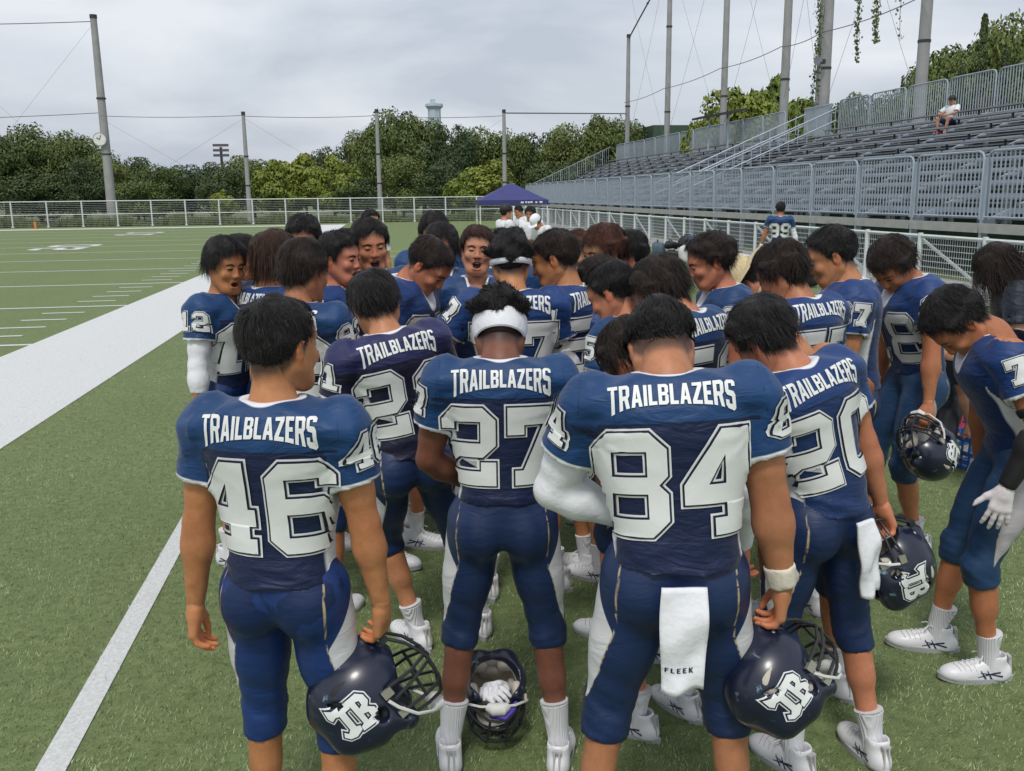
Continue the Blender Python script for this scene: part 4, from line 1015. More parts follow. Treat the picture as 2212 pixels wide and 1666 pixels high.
# artificial grass blades near the camera
def blades(name, n, x0, x1, y0, y1, h0, h1, wd):
    rg = np.random.default_rng(3)
    # denser close to the camera
    y = y0+(y1-y0)*rg.uniform(0, 1, n)**1.7; x = rg.uniform(x0, x1, n)*(.30+.70*(y-y0+1.5)/(y1-y0+1.5))+.16*y
    a = rg.uniform(0, 6.283, n); h = rg.uniform(h0, h1, n); fx = .6
    cl = np.sin(x*9+3*np.sin(y*5))*np.sin(y*8+2*np.sin(x*7)); h *= .85+.3*cl
    ln_dir = a*.0+rg.normal(0, 1, n)+cl*1.5
    dx, dy = np.cos(a)*wd/2, np.sin(a)*wd/2; lean = h*rg.uniform(.3, 1.3, n)
    tx, ty = x+np.cos(ln_dir)*lean, y+np.sin(ln_dir)*lean
    z = np.zeros(n)
    V = np.stack([np.stack([x-dx, y-dy, z], 1), np.stack([x+dx, y+dy, z], 1), np.stack([tx, ty, h], 1)], 1).reshape(-1, 3)
    F = np.arange(3*n).reshape(-1, 3)
    onb = (x > -4.98+.0345*y) & (x < -3.13+.0295*y); thin = (np.abs(x+1.163-.0064*y) < .056)
    wh = ((onb | thin) & (rg.uniform(0, 1, n) < .93)).astype(float)
    pat = .5+.25*np.sin(x*2.1+1.7*np.sin(y*.9)+1)+.25*np.sin(y*1.6+2.3*np.sin(x*1.1)+x*.7)
    sh = np.clip(.62*rg.uniform(0, 1, n)+.38*pat, 0, 1)*(rg.uniform(0, 1, n) > .10)
    m, nt, b = newmat('turf_blade')
    c = mixc(nt, attr(nt, 'shade'), (.092, .130, .050), (.450, .530, .285))
    nt.links.new(mixc(nt, attr(nt, 'paint'), c, (.66, .67, .66)), b.inputs['Base Color']); b.inputs['Roughness'].default_value = .55; b.inputs['Specular IOR Level'].default_value = .3
    o = obj(name, npmesh(name, V, F, [m], smooth=False, attrs={'shade': np.repeat(sh, 3), 'paint': np.repeat(wh, 3)}))
    tag(o, 'short green artificial grass blades covering the field', 'turf', kind='stuff')
blades('turf_blades', 300000, -7.5, 6.5, 1.5, 19.0, .008, .017, .0042)
# ------------------------------------------------------------------ white field fence (far end) and low fence (right)
def fence(name, label, a, b, H_, n, wires, mids, post_r, vbars=0, brace=False):
    a = np.array(a, float); b = np.array(b, float); root = empty(name, (a[0], a[1], 0)); tag(root, label, 'fence')
    d = (b-a)/n; L_ = np.linalg.norm(d); rot = math.atan2(d[1], d[0])
    mb = MB().tube([(0, 0, 0), (0, 0, H_+.03)], post_r, 8).box((0, 0, .03), (post_r*3.2, post_r*3.2, .06)); pm = mb.mesh('post', M_FENCE, True)
    w_ = MB()
    for i in range(wires):
        z = .10+(H_-.16)*i/(wires-1); w_.bar((post_r, 0, z), (L_-post_r, 0, z), .012)
    for i in range(vbars):
        x = post_r+(L_-2*post_r)*(i+.5)/vbars; w_.bar((x, .014, .1), (x, .014, H_-.06), .006)
    gm = w_.mesh('wire_panel', M_WIRE)
    r_ = MB()
    for z in [H_-.02]+list(mids): r_.tube([(0, 0, z), (L_, 0, z)], post_r*.62, 6)
    rm = r_.mesh('rail', M_FENCE, True)
    br = MB().bar((0, .05, H_-.1), (L_, .05, .15), .045).mesh('brace', M_FENCE) if brace else None
    for i in range(n+1):
        p = d*i; o = obj('post', pm, root); o.location = (p[0], p[1], 0)
        if i < n:
            for nm, me in (('wire_panel', gm), ('rail', rm))+((('brace', br),) if brace and i % 2 else ()):
                o = obj(nm, me, root); o.location = (p[0], p[1], 0); o.rotation_euler = (0, 0, rot if nm != 'x' else 0)
                if nm == 'wire_panel': o['kind'] = 'stuff'
    return root
fence('field_fence', 'white wire fence across the far end of the field', (-62, 70.9), (10.9, 70.9), 1.80, 31, 14, [.86], .055)
fence('low_fence', 'low white wire fence running beside the bleachers', (10.95, 70.9), (10.95, 5.2), 1.06, 33, 9, [], .05, 26, True)
# far grass verge along the end fence
def tuft_strip(name, label, x0, x1, y0, y1, n, h, mat, z=0):
    rg = np.random.default_rng(11); x = rg.uniform(x0, x1, n); y = rg.uniform(y0, y1, n); hh = h*rg.uniform(.4, 1.2, n)*(.7+.5*np.sin(x*1.3)*np.sin(x*.37+1)); a = rg.uniform(0, 6.28, n); w_ = .12
    V = np.stack([np.stack([x-np.cos(a)*w_, y-np.sin(a)*w_, z+0*x], 1), np.stack([x+np.cos(a)*w_, y+np.sin(a)*w_, z+0*x], 1), np.stack([x+rg.normal(0, .12, n), y, z+hh], 1)], 1).reshape(-1, 3)
    o = obj(name, npmesh(name, V, np.arange(3*n).reshape(-1, 3), [mat], smooth=False)); tag(o, label, 'grass', kind='stuff')
tuft_strip('verge_grass', 'rough green grass growing behind the far fence', -62, 11, 71.2, 75, 14000, .75, leaf_mat('verge_leaf', (.07, .095, .03), (.16, .18, .07)))
# pylons
for x, y, lb in ((-21.6, 66.9, 'small orange pylon at the left end of the far end line'), (.36, 66.9, 'small orange pylon where the end line meets the sideline')):
    MB_ = MB().box((0, 0, .24), (.14, .14, .48)).box((0, 0, .03), (.17, .17, .06)); o = MB_.build('pylon', simple('pylon_orange', (.62, .22, .03), .6)); o.location = (x, y, 0); tag(o, lb, 'pylon', 'orange field pylons')
# ------------------------------------------------------------------ poles, cables, clock
def tpole(name, label, x, y, H_, r, group):
    root = empty(name, (x, y, 0)); tag(root, label, 'pole', group)
    MB().tube([(0, 0, -.05), (0, 0, H_*.5), (0, 0, H_)], [r, r*.8, r*.62], 14).build('shaft', M_POLE, root, True)
    MB().tube([(0, 0, H_), (0, 0, H_+.25)], r*.72, 12).build('cap', M_DARK, root, True)
    for z in (H_*.35, H_*.62): MB().tube([(0, 0, z), (0, 0, z+.10)], r*.95, 14).build('band', M_DARK, root, True)
    return root
def cable(name, label, pts, r=.02, sag=0.0, group='net cables'):
    a, b = Vector(pts[0]), Vector(pts[1]); n = 12
    pp = [a.lerp(b, i/n)-Vector((0, 0, sag*4*(i/n)*(1-i/n))) for i in range(n+1)]
    o = MB().tube(pp, r, 5).build(name, M_CABLE, None, True); tag(o, label, 'cable', group); return o
GP = 'net poles behind the far fence'
p1 = tpole('net_pole', 'tallest pole on the left, carrying a round clock', -18.3, 73.5, 14.5, .36, GP)
tpole('net_pole', 'thin grey pole rising between the left trees', -8.3, 72.4, 7.8, .20, GP)
tpole('net_pole', 'thin grey pole standing in front of the tallest trees', 1.35, 72.4, 8.0, .20, GP)
tpole('net_pole', 'thin grey pole directly behind the canopy tent', 10.95, 72.4, 8.0, .20, GP)
ck = empty('clock', (-18.55, 73.05, 6.15)); tag(ck, 'round white clock fixed to the tall left pole', 'clock')
MB().tube([(0, .08, 0), (0, -.06, 0)], .48, 28).build('case', M_POLE, ck, True); MB().tube([(0, -.06, 0), (0, -.07, 0)], .42, 28).build('dial', simple('dial_white', (.72, .72, .70), .5), ck, True)
MB().bar((0, -.085, 0), (.1, -.085, .3), .03).build('hand', M_DARK, ck); MB().bar((0, -.09, 0), (-.2, -.09, .12), .04).build('hand', M_DARK, ck)
cable('net_cable', 'upper cable running left from the tall clock pole', ((-18.3, 73.5, 14.3), (-46, 73.5, 14.0)), .03, .3)
cable('net_cable', 'lower cable running left from the clock pole', ((-18.3, 73.5, 8.05), (-46, 73.5, 7.6)), .025, .3)
for x0, x1, lb in ((-18.3, -8.3, 'cable from the clock pole to the next thin pole'), (-8.3, 1.35, 'cable between the two middle thin poles'), (1.35, 10.95, 'cable in front of the tall trees, left of the tent pole')):
    cable('net_cable', lb, ((x0, 72.5, 7.75), (x1, 72.5, 7.8)), .022, .12)
for i, (a, b) in enumerate((((-18.3, 13.8), (-29, 1.5)), ((-18.3, 7.6), (-8.8, 1.8)), ((-8.3, 7.6), (-17.6, 2.0)), ((-8.3, 7.6), (.9, 1.9)), ((1.35, 7.6), (-7.6, 1.9)), ((1.35, 7.6), (10.4, 1.9)), ((10.95, 7.6), (2.0, 1.9)), ((-30, 13.6), (-18.6, 2.0)))):
    cable('brace_wire', 'thin slanting brace wire %s' % ('from the top of the clock pole, down to the left', 'from the clock pole down to the second pole', 'from the second pole down to the clock pole', 'from the second pole down to the third pole', 'from the third pole down to the second pole', 'from the third pole down towards the tent', 'from the pole behind the tent down to the third pole', 'from beyond the left edge down to the clock pole')[i], ((a[0], 72.6, a[1]), (b[0], 72.6, b[1])), .007, .0, 'slanting brace wires')
GR = 'tall net poles behind the bleachers'
RP = [(22.5, 78.8, 14.6, .24, 'left end pole of the bleacher row, its top in view'), (22.5, 68.2, 22, .24, 'second tall pole from the left behind the bleachers'), (22.5, 57.2, 22, .24, 'third tall pole from the left behind the bleachers'), (22.5, 48.6, 22, .27, 'thick pole right of the light green tree'), (24.6, 48.9, 22, .21, 'thinner vine-wrapped pole between two thick poles'), (22.5, 44.1, 22, .27, 'thick pole with loudspeaker and cable boxes'), (22.5, 36.0, 22, .27, 'thick pole rising behind the sitting spectator')]
for x, y, h, r, lb in RP: tpole('net_pole', lb, x, y, h, r, GR)
for i in range(6):
    a, b = RP[i], RP[i+1]
    if i == 4: continue
    if i == 3: b = RP[5]
    cable('net_cable', 'long cable strung between the tall bleacher poles, span %s from the left' % ('first', 'second', 'third', 'fourth', 'fifth', 'sixth')[i], ((a[0]-.3, a[1], 9.4), (b[0]-.3, b[1], 9.4)), .022, .15, 'lower cables along the bleacher poles')
cable('net_cable', 'cable continuing right from the spectator pole', ((22.2, 36, 9.4), (22.2, 14, 9.6)), .022, .2)
cable('net_cable', 'top cable climbing right from the end pole, birds on it', ((22.5, 78.8, 14.5), (22.5, 57.2, 21.0)), .06, -.3)
cable('net_cable', 'thick cable from the tent pole to the bleacher end pole', ((10.95, 72.5, 8.0), (22.5, 78.8, 8.5)), .05, .0)
for i in range(len(RP)-1):
    a, b = RP[i], RP[i+1]; 
    if b[1] > a[1]-4: continue
    for s in (0, 1): cable('brace_wire', 'thin slanting wire in the %s gap between bleacher poles, falling to the %s' % (('first', 'second', 'third', 'fourth', 'fifth', 'sixth')[i], ('right', 'left')[s]), ((22.4, (a, b)[s][1], 19), (22.4, (a, b)[1-s][1], 5.5)), .008, .4, 'thin wires between the bleacher poles')
sp_ = empty('loudspeaker', (22.0, 43.6, 8.0)); tag(sp_, 'small grey horn loudspeaker on the thick pole', 'loudspeaker')
MB().tube([(0, 0, 0), (-.18, -.1, 0), (-.32, -.18, -.02)], [.06, .10, .20], 14).build('horn', M_PLANK, sp_, True); MB().box((.12, .12, 0), (.2, .2, .2)).build('bracket', M_DARK, sp_)
for i, (y, z) in enumerate(((73.6, 16.25), (72.9, 16.5))):
    bo = empty('bird', (22.5, y, z)); tag(bo, 'small dark bird perched on the climbing top cable, %s of the two' % ('lower', 'upper')[i], 'bird', 'birds on the cable')
    MB().tube([(0, -.22, -.02), (0, -.1, .02), (0, .05, .05), (0, .14, .12), (0, .2, .15)], [.02, .07, .08, .05, .015], 8).build('body', M_DARK, bo, True)
# ------------------------------------------------------------------ bleachers
def bleachers():
    root = empty('bleachers', (13.2, 8, 0)); tag(root, 'long grey steel bleachers along the right side', 'bleachers')
    NX, SEC, NS = 10, 2.62, 26; rise, go = .31, .70; z0 = 1.30
    plank = MB().box((0, SEC/2, 0), (.24, SEC-.03, .045)).mesh('seat_plank', M_PLANK); foot = MB().box((0, SEC/2, 0), (.30, SEC-.03, .04)).mesh('foot_plank', M_PLANK)
    riser = MB().bar((0, .05, 0), (0, SEC-.05, 0), .03, .12).mesh('riser', M_STEEL)
    leg = MB().box((0, 0, -.2), (.05, .06, .42)).mesh('seat_bracket', M_DARK)
    for i in range(NX):
        x, z = .45+go*i, z0+rise*i
        for k in range(NS):
            y = SEC*k
            if k in (12,) : continue
            for nm, me, dx, dz in (('seat_plank', plank, .30, .42), ('foot_plank', foot, 0, 0), ('riser', riser, .16, .16), ('seat_bracket', leg, .30, .40)):
                o = obj(nm, me, root); o.location = (x+dx, y, z+dz)
    # structural frames
    fr = MB()
    fr.bar((.1, 0, z0-.12), (NX*go+.4, 0, z0+NX*rise-.05), .10, .16); fr.bar((.1, 0, 0), (.1, 0, z0), .09)
    for i in (3, 6, 10): fr.bar((.4+go*i, 0, 0), (.4+go*i, 0, z0+rise*i-.1), .10)
    fm = fr.mesh('support_frame', M_STEEL)
    for k in range(NS+1): o = obj('support_frame', fm, root); o.location = (0, SEC*k, 0)
    be = MB().box((0, SEC/2, 0), (.10, SEC-.06, .20)).mesh('edge_beam', M_BEAM)
    gp = MB().tube([(0, .07, 0), (0, .07, 1.30), (0, .13, 1.40), (0, .25, 1.44), (0, SEC-.25, 1.44), (0, SEC-.13, 1.40), (0, SEC-.07, 1.30), (0, SEC-.07, 0)], .028, 7).tube([(0, .07, .06), (0, SEC-.07, .06)], .022, 6)
    gf = gp.mesh('guard_frame', M_STEEL, True)
    br = MB()
    for i in range(17): br.bar((0, .2+(SEC-.4)*i/16, .06), (0, .2+(SEC-.4)*i/16, 1.43), .024)
    bm_ = br.mesh('guard_bars', M_STEEL)
    br = MB()
    for i in range(4): br.bar((.02, .1, .35+.27*i), (.02, SEC-.1, .35+.27*i), .014)
    post = MB().box((0, 0, .3), (.09, .10, 2.6)).mesh('guard_post', M_STEEL)
    def panel(x, y, z, back):
        o = obj('guard_frame', gf, root); o.location = (x, y, z); o2 = obj('guard_bars', bm_, root); o2.location = (x, y, z); o2['kind'] = 'stuff'
    for k in range(NS):
        panel(0, SEC*k, z0-.02, False); o = obj('edge_beam', be, root); o.location = (-.02, SEC*k, z0-.20)
        o = obj('guard_post', post, root); o.location = (.04, SEC*k, z0-.35)
        if k not in (12, 13): panel(NX*go+.62, SEC*k, z0+NX*rise-.05, True); o = obj('edge_beam', be, root); o.location = (NX*go+.62, SEC*k, z0+NX*rise-.22)
    # aisle stair with rails climbing to the back
    for yy in (SEC*12-.05, SEC*13.1):
        st = MB()
        for dz in (.55, 1.05): st.tube([(.2, yy, z0+dz), (NX*go+.5, yy, z0+NX*rise+dz)], .03, 7)
        for i in range(18):
            x = .25+(NX*go+.2)*i/17; zb = z0+(x-.2)/(NX*go)*NX*rise; st.bar((x, yy, zb), (x, yy, zb+1.05), .03)
        st.build('stair_rail', M_STEEL, root, True)
    for i in range(NX*2): MB().box((.3+go*i/2, SEC*12.5, z0+rise*i/2), (.34, SEC*.95, .05)).build('stair_tread', M_PLANK, root)
    pn = MB()
    for i in range(24): pn.bar((NX*go+.3, SEC*12+i*.11, z0+NX*rise), (NX*go+.3, SEC*12+i*.11, z0+NX*rise+1.25), .03)
    pn.bar((NX*go+.3, SEC*12, z0+NX*rise+1.25), (NX*go+.3, SEC*13, z0+NX*rise+1.25), .05); pn.build('gate_panel', M_STEEL, root)
    # far end stepped rail
    st = MB()
    for i in range(NX):
        x, z = .45+go*i, z0+rise*i; y = SEC*NS
        st.bar((x-.3, y, z+1.25), (x+.4, y, z+1.25+rise), .05); st.bar((x-.3, y, z), (x-.3, y, z+1.25), .05)
        for j in range(4): st.bar((x-.3+.17*j, y, z), (x-.3+.17*j, y, z+1.25+rise*j/4), .02)
    st.build('end_rail', M_STEEL, root)
bleachers()
o = MB().box((14.4, 42, .55), (.2, 70, 1.1)).build('green_screen', M_GREEN); tag(o, 'dark green windbreak net hung under the bleachers', 'net')
o = MB().box((21.6, 44, 2.1), (.1, 74, 4.1)).build('rear_screen', M_GREEN); tag(o, 'dark green sheeting along the back of the bleachers', 'sheeting')
for i, (x, y, lb) in enumerate(((19.9, 49.8, 'right-hand flat dark floodlight panel above the bleacher stair'), (19.7, 52.2, 'left-hand flat dark floodlight panel above the bleacher stair'))):
    f = empty('floodlight', (x, y, 4.6)); tag(f, lb, 'floodlight', 'floodlight panels'); MB().box((0, 0, 1.55), (1.5, 1.6, .12), Matrix.Rotation(R(-10), 3, 'Y')).build('panel', M_DARK, f); MB().tube([(0, 0, -.6), (0, 0, 1.5)], .06, 8).build('mast', M_STEEL, f)
# ------------------------------------------------------------------ trees
def crown_mesh(name, seed, rx, ry, rz, nb, per, leaf, mat, shape='round'):
    rg = np.random.default_rng(seed); P = []; Nn = []
    for b in range(nb):
        u = rg.normal(0, 1, 3); u /= np.linalg.norm(u); r = rg.uniform(.45, .95)
        c = u*r*np.array([rx, ry, rz])*.8; br = rg.uniform(.22, .42)*min(rx, rz)
        if shape == 'cone': zz = rg.uniform(-1, 1); rr = rx*(1-(zz+1)/2)**.8*.75+.05; a = rg.uniform(0, 6.28); c = np.array([math.cos(a)*rr*.6, math.sin(a)*rr*.6, zz*rz]); br = rr*.55+.15
        d = rg.normal(0, 1, (per, 3)); d /= np.linalg.norm(d, axis=1, keepdims=True)
        q = c+d*br*np.array([1.25, 1.25, .8])*rg.uniform(.75, 1.08, (per, 1)); P.append(q); Nn.append(d)
    P = np.concatenate(P); Nn = np.concatenate(Nn); n = len(P)
    nn = Nn+rg.normal(0, .55, (n, 3))+np.array([0, 0, .5]); nn /= np.linalg.norm(nn, axis=1, keepdims=True)
    t1 = np.cross(nn, rg.normal(0, 1, (n, 3))); t1 /= np.linalg.norm(t1, axis=1, keepdims=True); t2 = np.cross(nn, t1)
    P = P/np.abs(P).max(0)*np.array([rx, ry, rz])
    s = leaf*rg.uniform(.6, 1.3, (n, 1))
    V = np.stack([P-t1*s, P+t2*s*.55, P+t1*s, P-t2*s*.55], 1).reshape(-1, 3)
    return npmesh(name, V, np.arange(4*n).reshape(-1, 4), [mat], smooth=False)
CROWNS = [crown_mesh('crown', i, 2.7, 2.7, 2.2, 36, 330, .10, (M_LEAF, M_LEAF, M_LEAFD, M_LEAF)[i % 4]) for i in range(4)]+[crown_mesh('crown', 14, 2.7, 2.7, 1.9, 40, 330, .15, M_LEAFL), crown_mesh('crown', 15, 2.7, 2.7, 2.3, 46, 320, .15, M_LEAFL), crown_mesh('crown', 16, .6, .6, 3.4, 46, 170, .10, M_LEAFD, 'cone')]
def trunk_mesh(seed):
    rg = random.Random(seed); mb = MB(); top = Vector((rg.uniform(-.3, .3), rg.uniform(-.3, .3), 4.6))
    mb.tube([(0, 0, -.3), (.05, 0, 1.5), (.15*rg.uniform(-1, 1), 0, 3.0), top], [.22, .17, .13, .05], 8)
    for i in range(7):
        a = rg.uniform(0, 6.28); z = rg.uniform(1.8, 3.6); mb.tube([(0, 0, z), (math.cos(a)*.7, math.sin(a)*.7, z+.7), (math.cos(a)*1.6, math.sin(a)*1.6, z+1.5)], [.09, .06, .02], 6)
    return mb.mesh('trunk', M_BARK, True)
TRUNKS = [trunk_mesh(i) for i in range(3)]
def tree(x, y, top, width, proto, label, group='trees beyond the far fence', base=0.0):
    root = empty('tree' if proto != 6 else 'cypress_tree', (x, y, base), random.uniform(0, 6.28)); tag(root, label, 'tree', group)
    cz = {0: 2.2, 1: 2.2, 2: 2.2, 3: 2.2, 4: 1.9, 5: 2.3, 6: 3.4}[proto]; cw = {6: .6}.get(proto, 2.7)
    hgt = top-base; lo = hgt*.06 if proto != 6 else 0; sz = (hgt-lo)/(2*cz)*.97; sw = width/(2*cw)
    c = obj('crown', CROWNS[proto], root); c.location = (0, 0, lo+cz*sz); c.scale = (sw, sw, sz)
    t = obj('trunk', TRUNKS[proto % 3], root); t.scale = (hgt/9, hgt/9, hgt*.62/4.6)
    return root
def tree_px(xpx, ytop, depth, wpx, proto, label, group='trees beyond the far fence', base=0.0):
    # place by bearing from the field's reference point, at its own distance
    b = R(8.9)+math.atan((xpx-1106)/2000.0/math.cos(R(11.67))*.98); hor = 424-.0113*(xpx-782)
    d = depth; x = d*math.sin(b)/math.cos(b-R(8.9)); y = d*math.cos(b)/math.cos(b-R(8.9))
    return tree(x, y, CAM_H+(hor-ytop)*depth/2000, wpx*depth/2000, proto, label, group, base)
TL = [(-35, 300, 84, 190, 2), (40, 282, 82, 150, 0), (112, 268, 86, 170, 1), (185, 282, 84, 150, 3), (205, 335, 79, 120, 2), (262, 322, 83, 130, 1), (318, 335, 88, 130, 2), (372, 352, 82, 120, 3), (430, 352, 86, 130, 2), (500, 345, 82, 130, 2), (565, 328, 90, 140, 0), (610, 345, 82, 120, 4), (675, 332, 84, 150, 4), (735, 312, 90, 110, 2), (735, 335, 80, 130, 4), (800, 258, 92, 120, 0), (860, 236, 88, 150, 1), (925, 232, 90, 150, 0), (985, 266, 86, 130, 2), (1045, 275, 90, 150, 1), (1110, 278, 88, 130, 3), (1165, 282, 92, 140, 2), (1225, 268, 90, 140, 1), (1290, 240, 92, 150, 0), (1345, 250, 94, 140, 3), (1395, 285, 98, 120, 1), (880, 330, 80, 130, 3), (960, 350, 79, 140, 2), (1200, 345, 82, 150, 2), (1060, 345, 78, 160, 5), (1010, 372, 77, 110, 4), (1275, 352, 86, 150, 2), (500, 408, 77, 60, 4), (330, 385, 79, 140, 3), (110, 370, 79, 170, 2), (780, 380, 79, 130, 2)]
_what = {0: 'mid green broadleaf tree', 1: 'olive green broadleaf tree', 2: 'dark green tree', 3: 'green bushy tree', 4: 'light yellow-green bushy tree', 5: 'round light green tree'}
_spec = {0: 'at the left frame edge', 15: 'left of the tallest crowns', 16: 'with the tall crown just right of the third pole', 17: 'right below the pale tower', 29: 'just left of the tent roof', 33: 'small and yellowish by the second pole'}
_seen = {}
def _ulab(l):
    _seen[l] = _seen.get(l, 0)+1
    return l if _seen[l] == 1 else l.replace('tree, top', 'tree (%s), top' % ('first', 'second', 'third', 'fourth')[_seen[l]-1])
for i, (x, y, d, wp, pr) in enumerate(sorted(TL)):
    near = min(((-30, 'the left frame edge'), (225, 'the clock pole'), (478, 'the distant floodlight mast'), (535, 'the second pole'), (820, 'the third pole'), (950, 'the pale tower'), (1092, 'the pole behind the tent'), (1355, 'the left end pole of the bleachers')), key=lambda q: abs(q[0]-x))
    row = 'front-row' if d < 80.5 else ('second-row' if d < 87 else 'back-row')
    tree_px(x, y, d, wp, pr, _ulab('%s %s, top %s %s' % (row, _what[pr], 'left of' if x < near[0] else 'right of', near[1])))
GT = 'trees behind the bleachers'
for x, y, d, wp, pr, lb in ((1500, 262, 62, 130, 5, 'light green tree low at the left behind the bleacher poles'), (1580, 195, 64, 190, 5, 'tall light green domed tree between the third and fourth bleacher poles'), (1660, 170, 68, 180, 4, 'broad light green crown left of the thick pole'), (1725, 215, 60, 130, 5, 'light green tree showing between the two thick poles'), (1830, 205, 66, 140, 2, 'dark low tree right of the loudspeaker pole'), (1900, 185, 68, 140, 0, 'mid green tree left of the spectator pole'), (1960, 150, 66, 150, 1, 'olive tree partly behind the spectator pole'), (2030, 95, 70, 190, 0, 'big green tree above the spectator'), (2140, 45, 72, 210, 1, 'tallest green tree at the right frame edge'), (2230, 60, 70, 200, 0, 'green tree cut by the right frame edge'), (2079, 32, 58, 36, 6, 'tallest narrow dark cypress above the rear guardrail'), (2128, 105, 58, 34, 6, 'shorter dark cypress right of the tallest one'), (2040, 140, 58, 34, 6, 'short dark cypress left of the tallest one'), (2200, 130, 58, 36, 6, 'dark cypress by the right frame edge'), (1985, 165, 62, 150, 3, 'bushy tree just right of the spectator pole'), (2090, 110, 76, 240, 3, 'wide bushy tree behind the tallest cypress'), (2190, 95, 64, 220, 1, 'olive tree behind the rear guardrail at the right edge'), (1870, 225, 60, 120, 3, 'low bushy tree between the loudspeaker pole and the spectator pole'), (1800, 192, 66, 150, 0, 'green crown just right of the loudspeaker pole'), (1935, 178, 74, 170, 3, 'bushy crown left behind the spectator pole'), (2005, 128, 78, 200, 1, 'olive crown above the guardrail right of the spectator pole'), (2062, 82, 84, 230, 0, 'green crown left behind the tallest cypress'), (2125, 58, 90, 260, 3, 'bushy crown right behind the tallest cypress'), (2200, 44, 86, 250, 0, 'highest green crown touching the right frame edge')):
    tree_px(x, y, d, wp, pr, lb, GT)
# hanging creepers on the net cables
def vine(x, y, z0, z1, dens, label, wd=.25):
    rg = np.random.default_rng(int(y*10+z0)); root = empty('hanging_vine', (x, y, z1)); tag(root, label, 'vine', 'creepers on the net')
    n = int((z0-z1)*dens*2.6); t = rg.uniform(0, 1, n); xx = rg.normal(0, wd, n)*(.3+.7*t); yy = rg.normal(0, wd, n)*(.3+.7*t)+.15*np.sin(t*9); z = t*(z0-z1)
    s = rg.uniform(.03, .065, n); a = rg.uniform(0, 6.28, n)
    V = np.stack([np.stack([xx-s*np.cos(a), yy-s*np.sin(a), z], 1), np.stack([xx, yy, z-s*1.2], 1), np.stack([xx+s*np.cos(a), yy+s*np.sin(a), z], 1), np.stack([xx, yy, z+s*1.2], 1)], 1).reshape(-1, 3)
    o = obj('leaves', npmesh('leaves', V, np.arange(4*n).reshape(-1, 4), [M_LEAF], smooth=False), root); o['kind'] = 'stuff'
    MB().tube([(0, .15*math.sin(9*i/8), i/8*(z0-z1)) for i in range(9)], .012, 4).build('stem', M_BARK, root)
for y, z0, z1, dn, lb, wd in ((41.0, 16, 7.6, 30, 'left hanging leafy creeper strand in the net', .16), (39.5, 16, 8.2, 48, 'fuller hanging leafy creeper strand left of the spectator pole', .2), (44.5, 16, 6, 6, 'sparse dry creeper strand by the loudspeaker pole', .2), (37.6, 16, 8, 6, 'sparse dry creeper beside the spectator pole', .2), (33.5, 16, 9, 8, 'sparse creeper right of the spectator pole', .2), (29.0, 17, 9, 10, 'sparse creeper near the right frame edge', .3)): vine(22.4, y, z0, z1, dn, lb, wd)
vine(24.2, 48.6, 14, 5.5, 26, 'creeper climbing the thinner bleacher pole', .14)
# ------------------------------------------------------------------ far background
tw = empty('tower', (37.5, 480, 0)); tag(tw, 'pale blue concrete tower rising above the trees', 'tower')
mt = simple('tower_paint', (.42, .50, .56), .8, var=.05)
MB().tube([(0, 0, 0), (0, 0, 44)], [3.6, 3.2], 8).build('shaft', mt, tw); MB().tube([(0, 0, 44), (0, 0, 45.2), (0, 0, 46.4)], [3.4, 4.5, 4.4], 8).build('cornice', mt, tw); MB().box((-.6, 0, 47.4), (2.4, 2.4, 2.4)).build('roof_box', mt, tw)
fl = empty('floodlight_mast', (-31.8, 229.1, 0), 0, 1.03); tag(fl, 'distant dark floodlight mast above the left trees', 'floodlight mast')
MB().tube([(0, 0, 0), (0, 0, 13)], .3, 8).build('mast', M_DARK, fl)
for z in (11.2, 12.3, 13.4): MB().box((0, 0, z), (3.4, .5, .55)).build('lamp_row', simple('lamp_row', (.10, .085, .10), .6), fl)
o = MB().box((32.5, 92, 3.5), (9, 6, 9.6)).build('green_building', simple('green_paint', (.045, .085, .05), .7)); tag(o, 'dark green box building behind the far bleachers', 'building')
hl = npmesh('hills', [(-330, 1300, -1), (-290, 1300, 20), (-250, 1300, 34), (-215, 1300, 40), (-170, 1300, 34), (-120, 1300, -1), (-210, 1420, -1)], [np.array([[0, 6, 5]]), np.array([[0, 1, 6], [1, 2, 6], [2, 3, 6], [3, 4, 6], [4, 5, 6]]), np.array([[0, 5, 4], [0, 4, 3], [0, 3, 2], [0, 2, 1]])], [simple('hazy_far_hill', (.36, .44, .50), 1.0)], smooth=False)  # bluish base colour stands in for distance haze
tag(obj('hills', hl), kind='structure')
# ------------------------------------------------------------------ canopy tent and what stands under it
tn = empty('canopy_tent', (8.1, 51.4, 0), R(-4)); tag(tn, 'purple-blue pop-up canopy tent by the low fence', 'tent')
M_TENT = simple('tent_cloth', (.035, .038, .16), .6, var=.1, vs=1.5, bstr=.3, bscale=4, bdist=.05)
w2 = 1.85; ez = 1.62; mb = MB(); n = 8
prof = [(1.0, ez), (.75, ez+.22), (.4, ez+.56), (.16, ez+.80), (.0, ez+.92)]
vs = []
for f, z in prof:
    for sx, sy in ((-1, -1), (1, -1), (1, 1), (-1, 1)): vs.append((sx*w2*f, sy*w2*f, z-(.0)))
fs = [(i*4+k, i*4+(k+1) % 4, (i+1)*4+(k+1) % 4, (i+1)*4+k) for i in range(len(prof)-1) for k in range(4)]
mb.add(vs, fs); mb.build('roof', M_TENT, tn)
for k, (a, b) in enumerate((((-1, -1), (1, -1)), ((1, -1), (1, 1)), ((1, 1), (-1, 1)), ((-1, 1), (-1, -1)))): MB().bar((a[0]*w2, a[1]*w2, ez-.12), (b[0]*w2, b[1]*w2, ez-.12), .02, .26).build('valance', M_TENT, tn)
for sx in (-1, 1):
    for sy in (-1, 1): MB().bar((sx*w2*.97, sy*w2*.97, 0), (sx*w2*.97, sy*w2*.97, ez), .06).build('leg', M_FENCE, tn)
